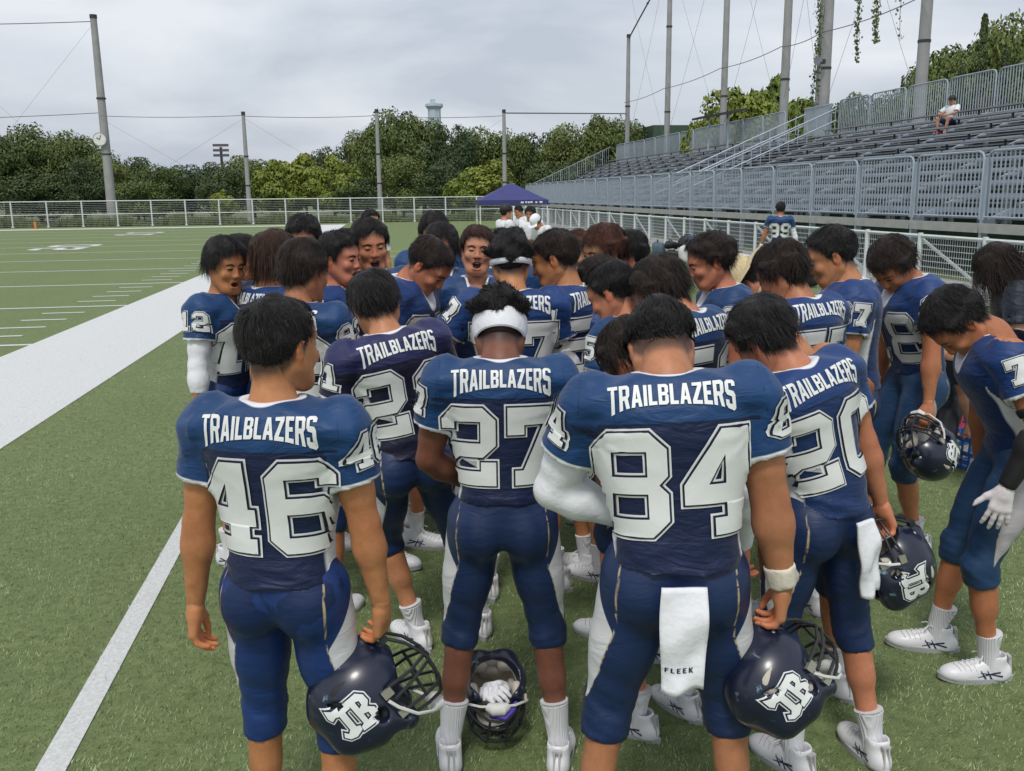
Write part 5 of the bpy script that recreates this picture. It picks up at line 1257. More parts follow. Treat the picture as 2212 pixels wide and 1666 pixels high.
mb = MB()
for i, (x, wd) in enumerate(((.45, .16), (.66, .10), (.80, .10), (.94, .12), (1.2, .1), (1.45, .16))): mb.box((x, -w2-.025, ez-.12+.01*(i % 2)), (wd, .01, .09), Matrix.Shear('XY', 3, (.0, .0)) if False else None)
o = mb.build('valance_lettering', M_NUMW, tn); o['kind'] = 'stuff'
ld = empty('step_ladder', (5.1, 30.5, 0)); tag(ld, 'white step ladder standing left of the canopy tent', 'ladder')
for sx in (-.28, .28):
    MB().bar((sx, -.35, 0), (sx*.7, 0, 1.55), .05).build('rail', M_FENCE, ld); MB().bar((sx, .35, 0), (sx*.7, 0, 1.55), .05).build('rail', simple('ladder_wood', (.22, .16, .10), .7), ld)
for i in range(5): MB().bar((-.27+.02*i, -.33+.07*i, .25+.28*i), (.27-.02*i, -.33+.07*i, .25+.28*i), .05, .03).build('step', M_FENCE, ld)
tb = empty('folding_table', (7.6, 33, 0)); tag(tb, 'low folding table with things under the canopy', 'table')
MB().box((0, 0, .70), (1.8, .6, .04)).build('table_top', M_PLANK, tb)
for sx in (-.8, .8):
    for sy in (-.25, .25): MB().bar((sx, sy, 0), (sx, sy, .7), .04).build('leg', M_DARK, tb)

for k in (0, 1):
    sh = empty('shoe', (18.9, 28.9+.16*k, 3.72), R(100)); tag(sh, 'red shoe standing on the plank by the spectator, %s one of the pair' % ('nearer' if k == 0 else 'farther'), 'shoe', 'red shoes by the spectator')
    S_ = shoe_meshes('white'); m_ = S_[0].copy(); m_.materials.clear(); m_.materials.append(simple('shoe_red', (.62, .03, .04), .5)); o = obj('upper', m_, sh); o.location = (0, 0, .09); o2 = obj('sole', S_[1], sh); o2.location = (0, 0, .09)
# ------------------------------------------------------------------ helmets
def shell_mat():
    m, nt, b = newmat('helmet_shell')
    n = noise(nt, 22, 5, .7, dist=.5); n2 = noise(nt, 6, 3, .6)
    f = math_n(nt, 'MULTIPLY', ramp(nt, n, .60, .64), ramp(nt, n2, .52, .62))
    nt.links.new(mixc(nt, f, (.006, .010, .030), (.22, .34, .42)), b.inputs['Base Color'])
    b.inputs['Roughness'].default_value = .34; b.inputs['Coat Weight'].default_value = .35; b.inputs['Coat Roughness'].default_value = .16
    return m
M_SHELL = shell_mat(); M_PAD = simple('helmet_pad_cream', (.50, .46, .39), .75, var=.1); M_PADB = simple('helmet_pad_black', (.015, .015, .017), .7)
M_MASK = simple('facemask_black', (.018, .019, .021), .4); M_CHROME = simple('clip_metal', (.42, .40, .34), .35, .6); M_STRAP = simple('strap_white', (.66, .66, .64), .7)
def helmet_parts():
    S = SDF((-.15, -.18, -.17), (.15, .16, .16), .005)
    S.ell((0, -.012, .018), (.116, .142, .120), k=.01)
    for s in (-1, 1): S.cone((s*.072, .0, -.05), (s*.070, .052, -.105), .040, .030, k=.04); S.cone((s*.05, -.09, -.05), (s*.07, -.03, -.075), .05, .042, k=.04)
    S.cone((0, -.12, .03), (0, .08, .112), .026, .020, k=.03)                        # raised crown ridge
    S.ell((0, -.012, .012), (.101, .126, .104), k=.006, op='s')
    S.cone((0, -.01, -.22), (0, .0, -.03), .092, .086, k=.006, op='s')
    S.ell((0, .165, -.045), (.094, .118, .098), k=.008, op='s')
    for s in (-1, 1):
        S.ell((s*.112, .012, -.040), (.03, .017, .020), k=.004, op='s'); S.ell((s*.10, -.062, .055), (.05, .022, .007), M=Rx(-.5), k=.003, op='s')
        S.ell((s*.106, .058, -.088), (.03, .012, .006), k=.002, op='s')
    V, Q = S.mesh(); V = relax(V, Q, 1, .4)
    shell = npmesh('shell', V, Q, [M_SHELL]); bvh = BVHTree.FromPolygons([tuple(v) for v in V], [tuple(q) for q in Q])
    S2 = SDF((-.13, -.16, -.12), (.13, .14, .14), .0075)
    S2.ell((0, -.012, .012), (.104, .129, .107), k=.004); S2.ell((0, -.012, .006), (.091, .116, .094), k=.004, op='s')
    S2.cone((0, -.01, -.24), (0, .0, -.035), .094, .088, k=.004, op='s'); S2.ell((0, .165, -.045), (.098, .122, .102), k=.004, op='s')
    v2, q2 = S2.mesh(); liner = {m_: npmesh('liner', v2, q2, [mm]) for m_, mm in (('cream', M_PAD), ('black', M_PADB))}
    mk = MB()
    hb = lambda pts, r=.0048: mk.tube([(-x, y, z) for x, y, z in pts[::-1]]+[p for p in pts if p[0] > 1e-6 or True][1 if pts[0][0] == 0 else 0:], r, 7)
    hb([(0, .186, -.012), (.045, .178, -.011), (.085, .135, -.006), (.112, .062, .006)])
    hb([(0, .188, -.030), (.045, .180, -.030), (.088, .134, -.028), (.110, .060, -.030)])
    hb([(0, .176, -.095), (.045, .166, -.093), (.080, .128, -.085), (.104, .066, -.072)])
    hb([(0, .160, -.124), (.035, .152, -.122), (.068, .116, -.112), (.094, .078, -.098)])
    for s in (-1, 1):
        mk.tube([(s*.032, .129, .088), (s*.034, .162, .045), (s*.034, .183, -.012), (s*.032, .176, -.09), (s*.028, .157, -.124)], .0048, 7)
        mk.tube([(s*.085, .135, -.006), (s*.082, .126, -.085)], .0048, 7)
    mask = mk.mesh('facemask', M_MASK, True)
    clips = []
    for s in (-1, 1):
        clips.append(MB().box((s*.034, .126, .092), (.028, .020, .020)).mesh('mask_clip', M_MASK)); clips.append(MB().box((s*.112, .056, -.004), (.012, .028, .022)).mesh('mask_clip', M_CHROME)); clips.append(MB().box((s*.106, .056, -.072), (.012, .022, .02)).mesh('mask_clip', M_CHROME))
    def pads(mat):
        out = []
        for c, r in (((0, .07, .075), (.05, .03, .03)), ((0, -.10, .03), (.05, .028, .045)), ((0, -.02, .098), (.05, .06, .022)), ((-.078, -.02, .055), (.022, .05, .04)), ((.078, -.02, .055), (.022, .05, .04)), ((-.055, -.095, -.04), (.04, .028, .035)), ((.055, -.095, -.04), (.04, .028, .035)), ((-.078, .035, -.07), (.018, .035, .045)), ((.078, .035, -.07), (.018, .035, .045)), ((0, -.112, -.045), (.035, .022, .03))):
            S = SDF(np.array(c)-np.array(r)-.015, np.array(c)+np.array(r)+.015, .006)
            def rb(X, Y, Z, c=c, r=r): return (((np.abs(X-c[0])/r[0])**3+(np.abs(Y-c[1])/r[1])**3+(np.abs(Z-c[2])/r[2])**3)**(1/3)-1)*min(r)
            S.apply(rb, np.array(c)-r, np.array(c)+r, k=.002); v, q = S.mesh(); out.append(npmesh('pad', v, q, [mat]))
        return out
    edge = None
    st = MB()
    for s in (-1, 1):
        st.tube([(s*.117, .046, -.020), (s*.118, .056, -.050), (s*.106, .080, -.100), (s*.06, .110, -.140), (0, .118, -.150)], .0045, 6)
    strap = st.mesh('chin_strap', M_STRAP, True); cup = MB().tube([(-.035, .112, -.140), (-.018, .124, -.146), (.018, .124, -.146), (.035, .112, -.140)], [.014, .022, .022, .014], 10).mesh('chin_cup', M_STRAP, True)
    T_ = [[(0, 7.0), (.5, 6.0), (1.6, 6.5), (2.5, 6.2), (2.4, 2.2), (1.6, 1.5), (.9, 2.4), (.3, 1.4), (1.2, .2), (2.8, -.2), (4.7, .5), (4.9, 1.6), (4.0, 2.0), (4.1, 6.3), (5.6, 6.4), (5.3, 7.9), (3.4, 7.7), (1.6, 8.1), (.2, 9.0)]]
    B_ = [[(4.8, .0), (8.3, -.1), (9.8, 1.2), (9.9, 3.0), (8.8, 4.2), (9.7, 5.2), (9.6, 7.0), (8.3, 8.3), (4.9, 8.2), (5.0, 7.1), (5.7, 6.7), (5.8, 1.5), (4.9, 1.1)], [(7.1, 1.5), (8.2, 1.8), (8.2, 3.0), (7.1, 3.4)], [(7.1, 5.0), (8.0, 5.4), (8.0, 6.5), (7.1, 6.8)]]
    logos = []
    for s in (-1, 1):
        for li, (off, mt, nm) in enumerate(((.66, M_NUMW, 'emblem_border'), (.36, M_NUMN, 'emblem_line'), (0, M_NUMW, 'emblem'))):
            for G in (T_, B_):
                loops = [[((x-5)*.0100*(-s)*-1, (y-4)*.0100) for x, y in l] for l in G]
                loops = [[((x-5)*.0108, (y-4)*.0108) for x, y in l] for l in orient(G)]
                if off: loops = [offset_poly(l, off*.0108) for l in loops]
                v, f = tri_polys(loops, .012)
                P, f = project(v, f, lambda u, w_: ((s*.4, -.042+(u if s > 0 else -u), .006+w_), (-s, 0, 0)), bvh, .0022+.0011*li)
                if len(f): logos.append(npmesh(nm, P, f, [mt]))
    rim = MB().tube([(s_*x, y, z) for s_, x, y, z in ((1, .092, .079, -.118), (1, .083, .06, -.132), (1, .06, .02, -.12))], .004, 6)
    return dict(liner=liner, shell=shell, facemask=mask, clips=clips, cream=pads(M_PAD), black=pads(M_PADB), strap=strap, cup=cup, logos=logos)
HP = helmet_parts()
def helmet(loc, face, top, label, pad='cream', s=1.0):
    f = Vector(face).normalized(); u = Vector(top); u = (u-f*u.dot(f)).normalized(); r = f.cross(u)
    root = empty('football_helmet'); tag(root, label, 'helmet', 'football helmets')
    M = Matrix((r, f, u)).transposed().to_4x4(); root.matrix_world = Matrix.Translation(loc) @ M @ Matrix.Scale(s, 4)
    so = obj('shell', HP['shell'], root); obj('facemask', HP['facemask'], root)
    for c in HP['clips']: obj('mask_clip', c, root)
    obj('liner', HP['liner'][pad], root)
    for c in HP[pad]: obj('pad', c, root)
    obj('chin_strap', HP['strap'], root); obj('chin_cup', HP['cup'], root)
    for l in HP['logos']: obj(l.name.split('.')[0], l, so)
    return root
# ------------------------------------------------------------------ the huddle
GPL = 'players in the huddle'
NM = ('name', 'TRAILBLAZERS')
FRONT = dict(La=dict(to=(-.10, .20, .98), hint=(-1, -.6, -.2), fd=(1, .2, -.3), bn=(0, .6, .8)), Ra=dict(to=(.10, .20, .96), hint=(1, -.6, -.2), fd=(-1, .2, -.3), bn=(0, .6, .8)))
def P_(label, LOD=1, **k): return build_person(k, label, GPL, LOD)
p46 = P_('player number 46 at front left, damp blue pants, scuffed helmet in right hand', 0, top=(-.235, 2.46, 1.69), yaw=-17, lean=2, hp=2, hy=-24, twist=0, hair='short', hs=3, kit='royal', pants='royal', prints=(('back', '46'), NM, ('sleeveR', '46', -.35)), Ra=dict(to=(.285, .03, .80), hint=(.8, -.8, 0), hand='claw', fd=(-.1, .25, -1), bn=(.9, -.2, 0)), La=dict(to=(-.275, -.03, .80), hint=(-.9, -.6, 0), bn=(-.9, -.3, 0)), feet=((-.13, .05, 8), (.13, -.02, -12)), wide=1.03)
p27 = P_('player number 27 at centre with curly hair and wide white headband', 0, hem=-.045, pleg=.13, top=(.43, 2.99, 1.625), yaw=-8, lean=5, hp=36, hair='afrotop', hs=2, skin='dark', kit='royal', pants='navy', prints=(('back', '27'), NM, ('sleeveL', '27', -.2), ('sleeveR', '27', -.2)), band=(-.022, .050, .010), feet=((-.20, -.02, 6), (.19, -.04, -10)), La=dict(to=(-.10, .19, .98), hint=(-1, -.75, -.1), fd=(1, .3, -.2), bn=(0, .6, .8)), Ra=dict(to=(.10, .19, .98), hint=(1, -.75, -.1), fd=(-1, .3, -.2), bn=(0, .6, .8)), covers=(('elbow_wrap', 'R', .52, .92, M_TAPE),), sock=.40)
p84 = P_('big player number 84 with long white left arm sleeve and towel', 0, top=(.80, 2.45, 1.65), yaw=-15, lean=8, roll=-4, hp=46, hem=-.07, hy=6, hair='fade', hs=4, kit='royal', pants='navy', fat=1.18, wide=1.03, prints=(('back', '84', .275), NM, ('sleeveL', '84', -.25), ('sleeveR', '84', -.25)), feet=((-.24, -.05, 10), (.20, .0, -10)), shw=.205, La=dict(to=(-.10, .13, 1.02), hint=(-1, -.1, .1), fd=(1, .3, -.4), bn=(0, .7, .7)), Ra=dict(to=(.31, .02, .79), hint=(.8, -.8, 0), hand='claw', fd=(0, .15, -1), bn=(.9, -.1, 0)), covers=(('arm_sleeve', 'L', .46, 1.97, M_CLOTH, .0035), ('wrist_tape', 'R', 1.74, 1.99, M_TAPE)))
p20 = P_('player number 20 right of 84, leaning left, white towel at his waist', 0, top=(1.27, 2.83, 1.60), yaw=18, lean=12, roll=-14, hp=22, hy=16, hair='mid', hs=5, kit='blue', pants='navy', prints=(('back', '20'), NM), feet=((-.12, -.05, 5), (.17, -.14, -15)), Ra=dict(to=(.33, -.02, .80), hint=(.8, -.8, 0), hand='claw'), La=dict(to=(-.30, .06, .84), hint=(-.8, -.8, 0)), covers=(('arm_sleeve', 'L', .5, 1.95, M_CLOTH),))
p7 = P_('player number 7 at far right, head bowed, white glove, black armband', 0, face=1, top=(2.22, 3.22, 1.565), yaw=72, lean=21, hp=42, hy=4, hair='messy', hs=6, kit='blue', pants='steel', prints=(('sleeveL', '7', .25),), feet=((-.10, .06, 8), (.14, .20, -6)), La=dict(to=(-.26, .12, .87), hint=(-.5, -.9, 0), hand='flat', fd=(-.1, .2, -1), bn=(-1, .1, 0)), covers=(('armband', 'L', .70, .82, M_BLACK, .006), ('forearm_sleeve', 'L', 1.12, 1.97, M_BLACK)), glove={'L': 'white', 'R': 'white'}, mark=True)
p21 = P_('player number 21 in dark navy jersey, left of the number 27 player', 0, top=(.03, 3.75, 1.645), yaw=18, lean=7, roll=-9, hp=20, hy=-8, hair='mid', hs=7, kit='navy', pants='navy', prints=(('back', '21'), NM, ('sleeveL', '21', -.2)), feet=((.05, .10, 12), (.36, .08, -20)), pleg=.13, **FRONT)
p93 = P_('player number 93 directly behind the player number 46', 1, top=(-.27, 4.22, 1.755), yaw=-28, lean=4, hp=8, hy=-14, hair='mid', haircol='dark', hs=8, kit='royal', prints=(('back', '93'), NM, ('sleeveR', '93', -.2)), **FRONT)
p12 = P_('player number 12 at the left, facing in, white right arm sleeve', 1, face=1, top=(-.71, 4.95, 1.735), yaw=-118, lean=3, hp=4, hy=-22, expr='half', hair='mop', hs=9, kit='royal', pants='royal', prints=(('front', '12'), ('sleeveR', '12', .12)), covers=(('arm_sleeve', 'R', .45, 1.55, M_CLOTH),), Ra=dict(to=(.29, .03, .80), hint=(.8, -.8, 0)), feet=((-.14, .0, 10), (.14, .04, -8)))
P_('brown-haired player seen from behind, right of player 12', 1, top=(-.46, 4.95, 1.77), yaw=-52, hp=6, hair='long', haircol='brown', hs=1, kit='blue', prints=(('back', '13'), NM), **FRONT)
P_('player half hidden behind the face of player 12', 2, top=(-.72, 5.75, 1.72), yaw=-105, hp=8, hair='mid', hs=2, kit='blue', **FRONT)
P_('short-haired player looking down, rear left above the brown-haired one', 2, face=1, top=(-.36, 5.85, 1.825), yaw=178, hp=16, hair='messy', hs=1, skin='red', kit='royal', **FRONT)
P_('wet-haired player facing right with an angry open mouth', 1, face=1, top=(-.14, 5.15, 1.745), yaw=-122, hp=2, expr='half', hair='messy', hs=3, skin='tan', kit='blue', prints=(('sleeveR', '64', 0),), **FRONT)
P_('broad player facing the camera with mouth open, left of centre', 1, face=1, top=(.03, 5.34, 1.81), yaw=-168, hp=6, hr=4, expr='open', hair='mid', hs=11, skin='red', fat=1.12, kit='royal', **FRONT)
P_('player with glasses hidden behind the broad shouting player', 2, top=(-.11, 6.4, 1.72), yaw=175, hp=4, hair='mid', hs=4, kit='royal', **FRONT)
P_('player number 35 bowing his head to the right, left of centre', 1, face=1, top=(.33, 4.72, 1.735), yaw=-118, lean=14, hp=30, hair='short', haircol='dark', hs=6, kit='blue', prints=(('front', '35'),), **FRONT)
P_('long-haired player facing the camera behind the bowed one', 1, face=1, top=(.46, 5.58, 1.775), yaw=172, hp=8, hair='long', hs=3, skin='red', kit='royal', **FRONT)
P_('black-haired player at the back, only his hair and brow showing', 2, top=(.47, 6.3, 1.83), yaw=175, hp=18, hair='mid', hs=12, kit='royal', **FRONT)
P_('shouting player at the centre with brown hair and closed eyes', 1, face=1, top=(.63, 5.22, 1.765), yaw=174, hp=-4, hr=-4, expr='open', hair='mid', haircol='brown', hs=14, skin='mid', kit='royal', prints=(('sleeveR', '11', 0),), Ra=dict(to=(.40, .25, 1.05), hint=(.8, -.6, -.4)))
P_('black-haired player hidden behind the curly-haired number 77', 2, top=(.87, 5.81, 1.73), yaw=178, hp=20, hair='short', hs=15, kit='royal', **FRONT)
p77 = P_('player number 77 with curly hair and narrow white headband', 1, top=(.67, 4.28, 1.77), yaw=-4, lean=4, hp=14, hair='curly', hs=2, skin='tan', kit='blue', fat=1.08, prints=(('back', '77'), NM, ('sleeveL', '77', -.15)), band=(-.012, .012, .016), La=dict(to=(-.38, .26, 1.06), hint=(-.8, -.5, -.6)), Ra=dict(to=(.33, .10, .88), hint=(.8, -.8, 0)), covers=(('arm_sleeve', 'R', .72, 1.9, M_CLOTH),))
P_('player number 54 in profile facing left, right of number 77', 1, face=1, top=(.90, 4.36, 1.775), yaw=48, lean=3, hp=14, hy=18, hair='short', haircol='dark', hs=9, kit='blue', prints=(('back', '54'), NM, ('sleeveL', '54', -.2)), **FRONT)
P_('copper-haired player facing left, mouth slightly open, right of centre', 1, face=1, top=(1.29, 5.54, 1.72), yaw=128, hp=6, expr='half', hair='mid', haircol='red', hs=3, skin='pale', kit='royal', **FRONT)
P_('auburn mop-haired player looking down left beside the copper-haired one', 1, face=1, top=(1.31, 5.02, 1.765), yaw=112, hp=14, hair='mop', haircol='red', hs=2, skin='mid', kit='royal', **FRONT)
P_('black-haired player behind the auburn one, ear showing', 1, top=(1.50, 5.2, 1.725), yaw=82, hp=10, hair='mid', hs=16, skin='mid', kit='royal', **FRONT)
P_('dark curly head between number 54 and number 53', 1, top=(1.14, 4.45, 1.63), yaw=40, hp=24, lean=6, hair='messy', haircol='dark', hs=17, kit='blue', **FRONT)
P_('player number 53 facing left, right of number 54', 1, top=(1.03, 3.82, 1.655), yaw=44, lean=6, hp=24, hy=10, hair='short', hs=18, kit='royal', prints=(('sleeveL', '53', -.1), ('back', '53'), NM), **FRONT)
P_('player with wavy dark hair bowing left behind number 84', 1, top=(1.18, 3.62, 1.685), yaw=36, lean=8, hp=30, hy=10, hair='mop', haircol='dark', hs=19, kit='royal', prints=(NM, ('back', '51')), **FRONT)
P_('player hidden left of number 84, hair hanging forward', 1, top=(.90, 3.15, 1.50), yaw=34, lean=16, hp=30, hair='long', haircol='dark', hs=20, kit='navy', prints=(('sleeveL', '39', -.1),), **FRONT)
P_('player number 29 in profile facing left, right of centre', 1, face=1, top=(1.71, 4.45, 1.735), yaw=84, lean=10, hp=8, hair='messy', haircol='dark', hs=21, skin='tan', kit='royal', expr='closed', prints=(('sleeveL', '29', .05), ('front', '29')), La=dict(to=(-.28, .06, .80), hint=(-.5, -.9, 0)))
P_('player seen from behind with a gloved hand on his back', 1, top=(1.80, 3.84, 1.72), yaw=24, lean=8, hp=22, hy=18, hair='mop', haircol='dark', hs=22, kit='blue', prints=(NM, ('back', '55')), **FRONT)
p67 = P_('heavy player number 67 facing left, black glove on a team mate', 1, face=1, top=(2.20, 4.16, 1.78), yaw=70, lean=6, hp=16, hair='short', hs=23, fat=1.14, kit='blue', prints=(('sleeveL', '67', .1),), La=dict(to=(-.15, .28, 1.21), hint=(-.35, -1, -.5), hand='flat', fd=(.15, 1, .1), bn=(-.3, 0, 1)), glove={'L': 'black', 'R': 'black'})
p18 = P_('player number 18 bowing, helmet hanging from his left hand', 1, top=(2.66, 4.40, 1.70), yaw=88, lean=12, hp=34, hy=20, hair='mop', haircol='dark', hs=24, kit='blue', pants='steel', prints=(('sleeveL', '18', .1), ('front', '18')), La=dict(to=(-.30, .10, .84), hint=(-.5, -.9, 0), hand='claw'), feet=((-.12, .0, 5), (.12, .18, -5)))
P_('player bent low behind number 20, white collar and name showing', 1, top=(1.50, 3.34, 1.55), yaw=24, lean=30, hp=26, hair='mid', haircol='dark', hs=25, kit='blue', prints=(NM,), Ra=dict(to=(.42, .30, 1.0), hint=(1, -.5, 0)))
# ------------------------------------------------------------------ others
def Q_(label, LOD=1, **k): return build_person(k, label, None, LOD)
Q_('player number 99 walking to the low fence with a white arm sleeve', 1, top=(8.04, 17.3, 1.74), yaw=-22, hp=4, hair='short', hs=31, kit='royal', prints=(('back', '99'),), La=dict(to=(-.36, -.02, .84), hint=(-.8, -.8, 0)), Ra=dict(to=(.36, .06, .84), hint=(.8, -.8, 0)), covers=(('arm_sleeve', 'R', .55, 1.9, M_CLOTH), ('wrist_band', 'L', 1.8, 1.97, M_CLOTH)), feet=((-.12, -.15, 5), (.12, .15, -5)))
Q_('staff member in white shirt with dark hair, behind the left of the huddle', 1, top=(.10, 12.3, 1.76), yaw=-150, hp=5, hair='messy', hs=32, kit='tee', pants='dark', skin='mid')
sA = Q_('staff member in white shirt and dark cap left of the white-capped one', 1, top=(2.60, 17.1, 1.75), yaw=-70, hp=6, hair='short', hs=33, kit='tee', pants='dark', skin='mid', **FRONT)
sB = Q_('staff member in white shirt and white cap with headset, looking down', 1, top=(3.05, 16.5, 1.57), yaw=125, lean=14, hp=30, hair='short', hs=34, kit='tee', pants='dark', skin='mid', **FRONT)
Q_('staff member with dark mop hair behind the white-capped one', 1, top=(3.22, 18.0, 1.70), yaw=150, hp=10, hair='mop', hs=35, kit='tee', pants='dark', skin='mid', **FRONT)
Q_('staff member in white shirt leaning under the tent roof', 2, top=(3.5, 21.1, 1.69), yaw=120, lean=10, hp=10, hair='short', hs=36, kit='tee', pants='dark', skin='tan', **FRONT)
Q_('woman with long dark hair and navy shirt at the right edge', 1, top=(3.72, 5.05, 1.62), yaw=62, lean=14, hp=20, hair='verylong', haircol='dark', hs=37, kit='dark', pants='dark', skin='pale', **FRONT)
kn = Q_('kneeling helper in black beside the bottle crates, bare knee showing', 1, top=(3.72, 5.75, 1.02), yaw=118, lean=34, hp=30, crouch=.46, hair='short', hs=38, kit='dark', pants='dark', skin='pale', shorts=True, sock=.0, shoe='cream', feet=((-.14, -.12, 6), (.14, .16, -6)), sc=1.0)
# straw hats beyond number 29
hA = Q_('helper in a tilted straw hat behind player number 29', 1, top=(2.42, 5.75, 1.50), yaw=70, lean=30, hp=30, hair='mid', hs=39, kit='dark', pants='dark', skin='mid', crouch=.12)
hB = Q_('helper in a wide straw hat behind the gloved-back player', 1, top=(2.45, 5.15, 1.46), yaw=60, lean=34, hp=26, hair='mid', hs=40, kit='dark', pants='dark', skin='mid', crouch=.14)
# spectator on the back row: sits, feet on the row below
def sitting(label, loc, yaw):
    J0 = dict(top=(loc[0], loc[1], 1.28), yaw=yaw, z=loc[2], lean=-4, hp=10, hair='short', hs=41, kit='tee', pants='navy', shorts=True, skin='mid', crouch=.44, feet=((-.13, .44, 8), (.15, .40, -8)), La=dict(to=(-.12, .36, .60), hint=(-1, 0, -.4)), Ra=dict(to=(.14, .34, .62), hint=(1, 0, -.4)), sock=.0, sleeve=.24)
    return build_person(J0, label, None, 1)
spc = sitting('spectator in white shirt and dark cap sitting on the top bleacher row', (19.55, 29.4, 3.70), 112)
# ------------------------------------------------------------------ hats and caps (worn, so parts of the wearer)
def hat(root, kind, mat):
    J, s, yaw, loc = root_J[root.name]; o = None; n = 28; mb = MB(); vs = []
    prof = {'cap': [(.106, .045), (.108, .07), (.102, .105), (.080, .140), (.04, .158), (.0, .162)], 'straw': [(.20, .040), (.17, .052), (.112, .062), (.110, .11), (.10, .15), (.06, .165), (.0, .168)]}[kind]
    for r, z in prof:
        for k in range(n):
            a = 2*math.pi*k/n; vs.append(J['HC']+J['HM']@V3(r*math.sin(a)*.90, -.012+r*math.cos(a)*1.12, z))
    mb.add(vs, [(i*n+k, i*n+(k+1) % n, (i+1)*n+(k+1) % n, (i+1)*n+k) for i in range(len(prof)-1) for k in range(n)])
    o = mb.build('cap' if kind == 'cap' else 'straw_hat', mat, root, True)
    if kind == 'cap':
        br = MB(); vv = []
        for rr, dz in ((.108, 0), (.17, -.012)):
            for k in range(9): a = -1.0+2.0*k/8; vv.append(J['HC']+J['HM']@V3(rr*math.sin(a)*.85, -.012+.112*math.cos(a)+(rr-.108)*1.1, .050+dz))
        br.add(vv, [(k, k+1, 10+k, 9+k) for k in range(8)]); br.build('cap_brim', mat, root, True)
M_STRAW = simple('straw', (.56, .46, .27), .8, var=.15, vs=60, bstr=.5, bscale=120, bdist=.004)
hat(hA, 'straw', M_STRAW); hat(hB, 'straw', M_STRAW); hat(sA, 'cap', M_BLACK); hat(sB, 'cap', M_CLOTH); hat(spc, 'cap', M_BLACK); hat(kn, 'cap', M_BLACK)
# ------------------------------------------------------------------ held helmets
def hand_at(root, n, d): return to_world(root, root_J[root.name][0]['H'+n])+np.array(d)
def hp_(root, n, dx, dy, dz): return tuple(hand_at(root, n, (dx, dy, dz)))
helmet(hp_(p46, 'R', -.055, .015, -.262), (.80, .18, .55), (-.55, .1, .80), 'scuffed dark helmet held low by player number 46', 'black', 1.05)
helmet(hp_(p84, 'R', -.015, -.01, -.262), (.62, .38, .68), (-.66, .1, .74), 'glossy dark helmet hanging from the hand of player number 84', 'cream')
helmet(hp_(p20, 'R', .06, .0, -.22), (-.35, .1, .93), (.90, -.05, .35), 'dark helmet with cream padding held by player number 20', 'cream')
helmet(hp_(p18, 'L', -.02, -.06, -.22), (-.72, -.1, .55), (.35, -.25, -.90), 'upside-down dark helmet held by player number 18', 'cream')
helmet((.395, 3.06, .150), (-.05, -.80, -.60), (0, .60, -.80), 'upturned helmet on the turf between the feet of player 27', 'cream')
helmet((.98, 3.62, .78), (.1, .9, .2), (.2, -.3, .9), 'black helmet glimpsed behind the white sleeve of number 84', 'cream')
helmet((.77, 3.55, 1.00), (.3, .8, .3), (.3, -.2, .9), 'dark helmet with orange strap glimpsed between 27 and 84', 'cream')
# ------------------------------------------------------------------ towels tucked into waistbands
def towel(root, x, y, wdt, ln, label, word=None, tilt=0.0):
    J, s, yaw, loc = root_J[root.name]; Pp = J['P']; nx, nz = 12, 20; V = []; z0 = Pp[2]+.005
    for k in range(nz+1):
        f = k/nz; z = z0-ln*f
        for i in range(nx+1):
            u = i/nx-.5; bulge = -.012*math.cos(u*6+1)*f
            yy = y-.020*math.sin(min(1, f*3)*1.5)+bulge+.006*math.sin(f*11+u*3)
            V.append(V3(x+u*wdt*(1+.07*math.sin(f*5))+tilt*f, yy-.025*max(0, f-.0)*0, z+.008*math.sin(u*5)*f))
    V = np.array(V); V2 = V.copy(); V2[:, 1] += .010
    n = len(V); Q = []
    idx = lambda k, i: k*(nx+1)+i
    for k in range(nz):
        for i in range(nx): Q.append((idx(k, i), idx(k, i+1), idx(k+1, i+1), idx(k+1, i))); Q.append((n+idx(k, i), n+idx(k+1, i), n+idx(k+1, i+1), n+idx(k, i+1)))
    b = [idx(0, i) for i in range(nx+1)]+[idx(k, nx) for k in range(1, nz+1)]+[idx(nz, i) for i in range(nx-1, -1, -1)]+[idx(k, 0) for k in range(nz-1, 0, -1)]
    for a, c in zip(b, b[1:]+b[:1]): Q.append((c, a, a+n, c+n))
    VV = np.concatenate([V, V2])
    o = obj('towel', npmesh('towel', VV, np.array(Q), [M_CLOTH])); tag(o, label, 'towel', 'towels at the waist')
    o.location = root.location; o.rotation_euler = root.rotation_euler; o.scale = root.scale
    if word:
        bvh = BVHTree.FromPolygons([tuple(v) for v in VV], Q); v, f = word_tris(word, .072, .013, 0, .008, 1.4); zc = z0-ln*.78
        Pq, f = project(v, f, lambda u, w_: ((x+u+tilt*.78-.01, y-.3, zc+w_), (0, 1, 0)), bvh, .0016)
        if len(f): obj('word_print', npmesh('word_print', Pq, f, [M_NUMN]), o)
towel(p84, .012, -.178, .115, .275, 'white towel lettered FLEEK hanging behind player number 84', 'FLEEK')
towel(p20, .03, -.165, .085, .26, 'plain white terry towel hanging behind player number 20', None, .03)
towel(p77, -.13, -.150, .10, .33, 'cream towel hanging at the left hip of player number 77')
